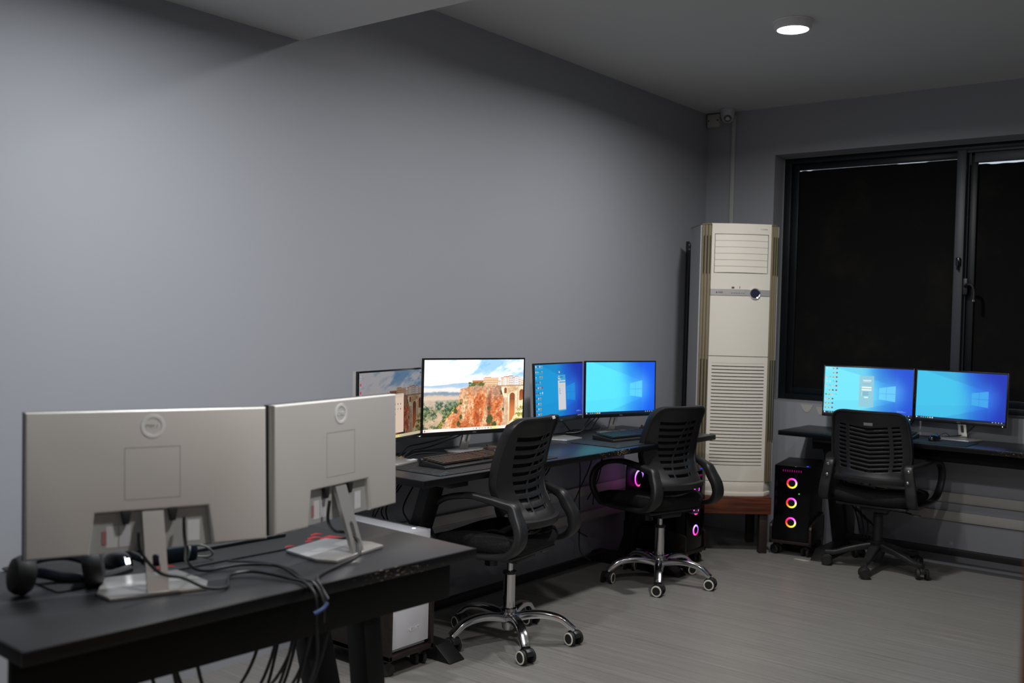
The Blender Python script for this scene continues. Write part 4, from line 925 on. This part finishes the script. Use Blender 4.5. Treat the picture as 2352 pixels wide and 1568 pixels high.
def mouse(label, loc, rz, led=None, m=None):
    t = thing('mouse', label, 'mouse', (*loc, ZD + .0035), rz, 'computer mice')
    vs = []; fs = []; n = 20; ks = 8
    for j in range(ks + 1):
        ph = PI / 2 * j / ks; rr = math.cos(ph) ** .6 if j < ks else .02; z = .036 * math.sin(ph)
        for k in range(n):
            a = 2 * PI * k / n; x = .031 * rr * math.cos(a) * (1 - .12 * math.sin(a) ** 2); y = .06 * rr * math.sin(a); vs.append((x, y, z * (1 - .25 * max(0, y / .06)) + .001))
    for j in range(ks):
        for k in range(n): k2 = (k + 1) % n; fs.append((j * n + k, j * n + k2, (j + 1) * n + k2, (j + 1) * n + k))
    fs.append(tuple(range(n))[::-1]); fs.append(tuple(range(ks * n, ks * n + n)))
    MB().add(vs, fs).build('shell', m or blackg, t, ang=70)
    MB().cyl((0, .028, .031), .007, .006, 'x', 16).build('wheel', rubber, t)
    if led: MB().box((0, -.0, .0), (.011, .014, .003), .001).build('logo_light', led, t, loc=(0, -.052, .021), rot=(R(62), 0, 0))
    return t
mousemat('dark desk mat with a teal cell pattern at the near end of the long desk', (.475, 3.385), R(90), .82, .3)
mousemat('dark desk mat with a teal cell pattern before the monitor nearest the air conditioner', (.475, 4.715), R(90), .80, .3)
mousemat('dark desk mat on the desk under the window', (1.49, 6.035), R(0), .80, .27, mat('plain_mat', (.012, .012, .013), .75))
mF = mousemat('black desk mat with a red print on the foreground desk', (1.03, 1.56), F_RZ, .86, .3, mat('plain_mat', (.012, .012, .013), .75))
for x, y, s_ in ((-.38, .1, .045), (-.34, .08, .03), (-.37, .05, .025), (-.30, .11, .02), (-.22, .125, .02), (.13, .09, .03)):
    MB().prism([(0, 0), (s_, s_ * .3), (s_ * 1.4, s_ * .9), (s_ * .5, s_ * .7), (-s_ * .3, s_ * 1.1)], .0031, .0036).build('red_print', redp, mF, loc=(x, y, 0))
keyboard('black keyboard with worn warm-lit keys before the cliff-picture monitors', (.455, 3.325), R(91), keyw, rest=True)
keyboard('black keyboard lit blue before the monitor nearest the air conditioner', (.44, 4.715), R(83), keyd)
keyboard('black keyboard on the desk under the window, half hidden by the chair', (1.36, 6.06), R(0), keyd, .42)
kbF = keyboard('black keyboard on the foreground desk behind the silver-backed monitors', (.99, 1.62), F_RZ + PI, keyd)
mouse('dark brown mouse right of the worn keyboard on the long desk', (.33, 3.66), R(85), m=mat('mouse_brown', (.035, .022, .018), .3))
mouse('black mouse at the far end of the long desk, behind the second chair', (.33, 5.08), R(85))
mouse('black mouse on the mat under the rightmost monitor', (1.675, 6.07), R(-5))
mouse('black mouse with a white light on the foreground desk', (1.045, 1.335), F_RZ + PI, emis('mouse_white', (1, 1, 1), 6))

# headset, power adapter with pale cord on the foreground desk
hs = thing('headset', 'black headset lying on the foreground desk below the nearest monitor', 'headset', (1.125, 1.14, ZD), R(72))
MB().tube([(-.085, 0, .04), (-.07, .02, .055), (-.03, .05, .065), (.03, .05, .065), (.07, .02, .055), (.085, 0, .04)], [(.014, .008)] * 6, 10, flat=(0, 1, 1)).build('headband', black, hs)
for s_ in (-1, 1):
    MB().lathe([(0, -.022), (.036, -.022), (.043, -.012), (.043, .006), (.036, .018), (.02, .024), (0, .025)], 28, T((s_ * .075, -.015, .044), (R(10), s_ * R(80), 0))).build('ear_cup', rubber, hs)
tag(MB().tube([(1.10, 1.07, ZD + .02), (1.07, 1.12, ZD + .03), (1.09, 1.18, ZD + .012), (1.13, 1.25, ZD + .008), (1.11, 1.33, ZD + .008)], .012, 10).build('rolled_cable', rubber), 'thick black rolled cable beside the headset', 'cable')
ad = thing('power_adapter', 'black power adapter wrapped in a pale cord behind the nearest monitor stand', 'power adapter', (1.09, 1.455, ZD), R(80))
MB().box((0, 0, .022), (.13, .055, .042), .012).build('adapter_body', mat('adapter', (.012, .016, .022), .35), ad)
MB().tube([(.03, -.034, .01), (.035, -.036, .035), (.04, -.01, .05), (.045, .02, .05), (.05, .036, .03), (.06, .03, .006), (.085, -.02, .006), (.09, -.05, .02), (.06, -.055, .045), (.0, -.035, .05), (-.05, -.01, .052)], .0028, 8).build('pale_cord', mat('pale_cord', (.3, .3, .24), .5), ad)

# ------------------------------------------------------------ cables
GF = 'monitor cables on the foreground desk'
cable('monitor_cable', [(1.335, 1.215, .925), (1.34, 1.22, .88), (1.35, 1.26, .83), (1.365, 1.31, .812), (1.40, 1.345, .79), (1.40, 1.40, .781), (1.32, 1.47, .781), (1.35, 1.52, .785), (1.46, 1.545, .782), (1.52, 1.535, .785), (1.56, 1.53, .76), (1.562, 1.53, .70)], .0038, 'black cable running through the nearest monitor stand to the desk edge', GF)
cable('monitor_cable', [(1.30, 1.352, .935), (1.305, 1.35, .90), (1.29, 1.365, .86), (1.26, 1.39, .815), (1.24, 1.45, .781), (1.27, 1.54, .785), (1.36, 1.58, .79), (1.47, 1.56, .782), (1.53, 1.55, .785), (1.562, 1.55, .75), (1.565, 1.55, .70)], .0038, 'black cable dropping from the right side of the nearest monitor', GF)
cable('monitor_cable', [(1.20, 1.55, .781), (1.28, 1.60, .781), (1.38, 1.60, .783), (1.48, 1.565, .782), (1.535, 1.56, .784), (1.562, 1.56, .74)], .003, 'thin black cable crossing the middle of the foreground desk', GF)
cable('monitor_cable', [(1.335, 1.765, .925), (1.33, 1.765, .875), (1.32, 1.795, .84), (1.335, 1.83, .83), (1.375, 1.835, .812), (1.41, 1.80, .787), (1.43, 1.72, .781), (1.47, 1.62, .782), (1.52, 1.57, .784), (1.562, 1.565, .75)], .0045, 'thick black cable looping through the stand of the right silver-backed monitor', GF)
GU = 'cables hanging under the foreground desk'
for k in range(9):
    y1 = 1.50 + .02 * (k % 4) + .015 * k; y2 = 1.08 + .03 * ((k * 5) % 9); zb_ = .47 - .018 * (k % 5); x_ = 1.36 + .02 * (k % 4)
    cable('hanging_cable', [(x_, y1 + .03, .74), (x_ + .01, y1 + .02, .62), (x_, y1 - .03, zb_ + .05), (x_ - .01, y1 - .12, zb_), (x_, (y1 + y2) / 2 - .02, zb_ - .01), (x_ + .01, y2 + .05, zb_ + .04), (x_, y2, .60), (x_ - .01, y2 - .02, .74)], .0042, 'black cable sagging in the bundle under the foreground desk', GU)
tag(MB().tube([(1.572, 1.555, .745), (1.574, 1.54, .735), (1.572, 1.515, .728)], .005).build('cable_tie', mat('tie_blue', (.005, .03, .11), .4)), 'blue tie on the cables at the back edge of the foreground desk', 'cable tie')
cable('hanging_cable', [(1.562, 1.53, .70), (1.567, 1.53, .62), (1.56, 1.50, .55), (1.50, 1.46, .48), (1.44, 1.38, .44)], .0045, 'black cable falling over the back panel of the foreground desk')
GA = 'cables on the long desk'
cable('desk_cable', [(.12, 3.235, .765), (.125, 3.26, .79), (.10, 3.33, .815), (.09, 3.42, .82), (.12, 3.52, .835), (.16, 3.60, .86), (.17, 3.63, .90)], .0042, 'upper thick black cable rising to the cliff-picture monitor', GA)
cable('desk_cable', [(.135, 3.245, .765), (.14, 3.27, .785), (.12, 3.34, .80), (.10, 3.45, .80), (.13, 3.55, .825), (.17, 3.62, .855), (.18, 3.65, .90)], .0042, 'lower thick black cable rising to the cliff-picture monitor', GA)
cable('desk_cable', [(.15, 3.25, .765), (.17, 3.30, .79), (.20, 3.40, .792), (.28, 3.46, .785), (.36, 3.50, .785), (.378, 3.51, .795)], .0018, 'thin black keyboard cable on the long desk', GA)
cable('desk_cable', [(.18, 3.62, .90), (.215, 3.66, .868), (.20, 3.72, .872), (.17, 3.80, .90)], .0042, 'short black cable through the stand of the cliff-picture monitor', GA)
for k, (ya, za, yb_, zb_) in enumerate([(4.40, .90, 4.72, .782), (4.88, .90, 4.60, .782), (4.92, .9, 4.66, .80), (4.84, .9, 4.52, .79)]):
    cable('desk_cable', [(.16, ya, za), (.15, (ya * 2 + yb_) / 3, (za + .8) / 2), (.12 + .02 * k, (ya + 2 * yb_) / 3, .80), (.11, yb_, zb_), (.06, yb_ - .05, .775), (.02, yb_ - .05, .76)], .0035, 'black cable drooping behind the two right-hand monitors of the long desk', 'cables behind the right monitors of the long desk')
cable('desk_cable', [(.30, 4.62, .79), (.25, 4.74, .83), (.22, 4.86, .80), (.24, 4.98, .785), (.33, 5.02, .80)], .0018, 'thin black mouse cable arching before the rightmost stand of the long desk')
cable('desk_cable', [(1.50, 6.30, .90), (1.47, 6.31, .84), (1.40, 6.33, .80), (1.30, 6.34, .785)], .0035, 'black cable sloping between the two monitors under the window', 'cables on the window desk')
cable('desk_cable', [(1.40, 6.30, .785), (1.52, 6.24, .782), (1.66, 6.29, .785), (1.76, 6.33, .80), (1.83, 6.31, .86)], .0035, 'black cable lying behind the stand of the rightmost monitor', 'cables on the window desk')
cable('desk_cable', [(1.675, 6.13, .79), (1.67, 6.19, .80), (1.69, 6.24, .81), (1.70, 6.30, .785)], .0018, 'thin black cable of the mouse under the rightmost monitor', 'cables on the window desk')
# under the long desk
for k in range(6):
    y_ = 3.06 + .035 * k; x_ = .10 + .04 * (k % 3)
    cable('hanging_cable', [(x_, y_ + .1, .745), (x_ + .01, y_ + .05, .66), (x_ + .03 * (k % 2), y_ - .04, .56), (x_, y_ + .05 * (k % 3) - .06, .46), (x_ + .02, y_ + .1 - .03 * k, .36), (x_ + .05, y_ - .04, .25)], .0035, 'black cable hanging behind the near leg of the long desk', 'cables behind the near leg of the long desk')
for k in range(3):
    y_ = 3.98 + .02 * k
    cable('cable_loop', [(.34, y_, .745), (.345, y_ + .005, .70 - .01 * k), (.34, y_ + .06, .655 - .012 * k), (.34, y_ + .12, .69), (.345, y_ + .17 - .02 * k, .745)], .0035, ['shortest', 'middle', 'longest'][k] + ' of three black cable loops hanging below the middle of the long desk', 'cable loops below the middle of the long desk')
for k, p_ in enumerate([[(.20, 4.55, .745), (.2, 4.60, .60), (.16, 4.66, .42), (.14, 4.70, .30), (.2, 4.62, .14), (.25, 4.66, .08)], [(.16, 4.80, .745), (.15, 4.78, .60), (.14, 4.68, .45), (.10, 4.64, .28), (.14, 4.78, .18)], [(.2, 4.88, .745), (.19, 4.82, .6), (.17, 4.80, .48), (.12, 4.86, .35)], [(.1, 4.98, .745), (.12, 4.95, .62), (.15, 4.86, .5), (.16, 4.74, .4)], [(.30, 4.36, .745), (.30, 4.44, .71), (.28, 4.56, .70), (.26, 4.66, .745)]]):
    cable('hanging_cable', p_, .0035, 'black cable hanging left of the violet-lit tower', 'cables left of the violet-lit tower')
for k in range(5):
    cable('hanging_cable', [(1.05 + .05 * k, 6.28, .76), (1.04 + .06 * k, 6.26, .55), (1.08 + .03 * k, 6.25, .36 - .02 * k), (1.16 + .04 * k, 6.24, .30 - .03 * k), (1.22 + .02 * k, 6.22, .12)], .004, 'black cable hanging behind the chair under the window', 'cables below the window desk')
MB().prism([(-.04, 0), (.03, -.008), (.05, .015), (.01, .03), (-.03, .02)], .001, .003)
tag(MB().prism([(-.045, 0), (.03, -.012), (.055, .01), (.01, .022), (-.03, .016)], .001, .006, .001, T((.985, 5.845, 0))).build('paper_scrap', mat('scrap', (.45, .42, .38), .8)), 'torn white scrap on the floor by the foot of the window desk', 'scrap')
# cable grommet on long desk
tag(MB().lathe([(.022, 0), (.027, 0), (.028, .003), (.022, .0035)], 24, T((.12, 3.25, .7752))).build('cable_grommet', mat('raw_wood', (.45, .28, .06), .6)), 'yellow raw-wood rim of the cable hole in the long desk', 'grommet')

# ------------------------------------------------------------ orange wooden cabinet at the right edge
oc = thing('wooden_cabinet', 'orange-brown wooden cabinet edge at the right border of the photo', 'cabinet', (3.0985, 1.2, 0), R(-14))
MB().bx(0, .5, 0, .34, .06, 1.95, .003).build('carcass', orange, oc)
MB().bx(.004, .248, -.02, -.001, .07, 1.94, .003).build('door', orange, oc); MB().bx(.252, .496, -.02, -.001, .07, 1.94, .003).build('door', orange, oc)
MB().bx(.02, .48, .02, .32, 0, .06).build('plinth', mat('plinth_d', (.03, .012, .005), .6), oc)
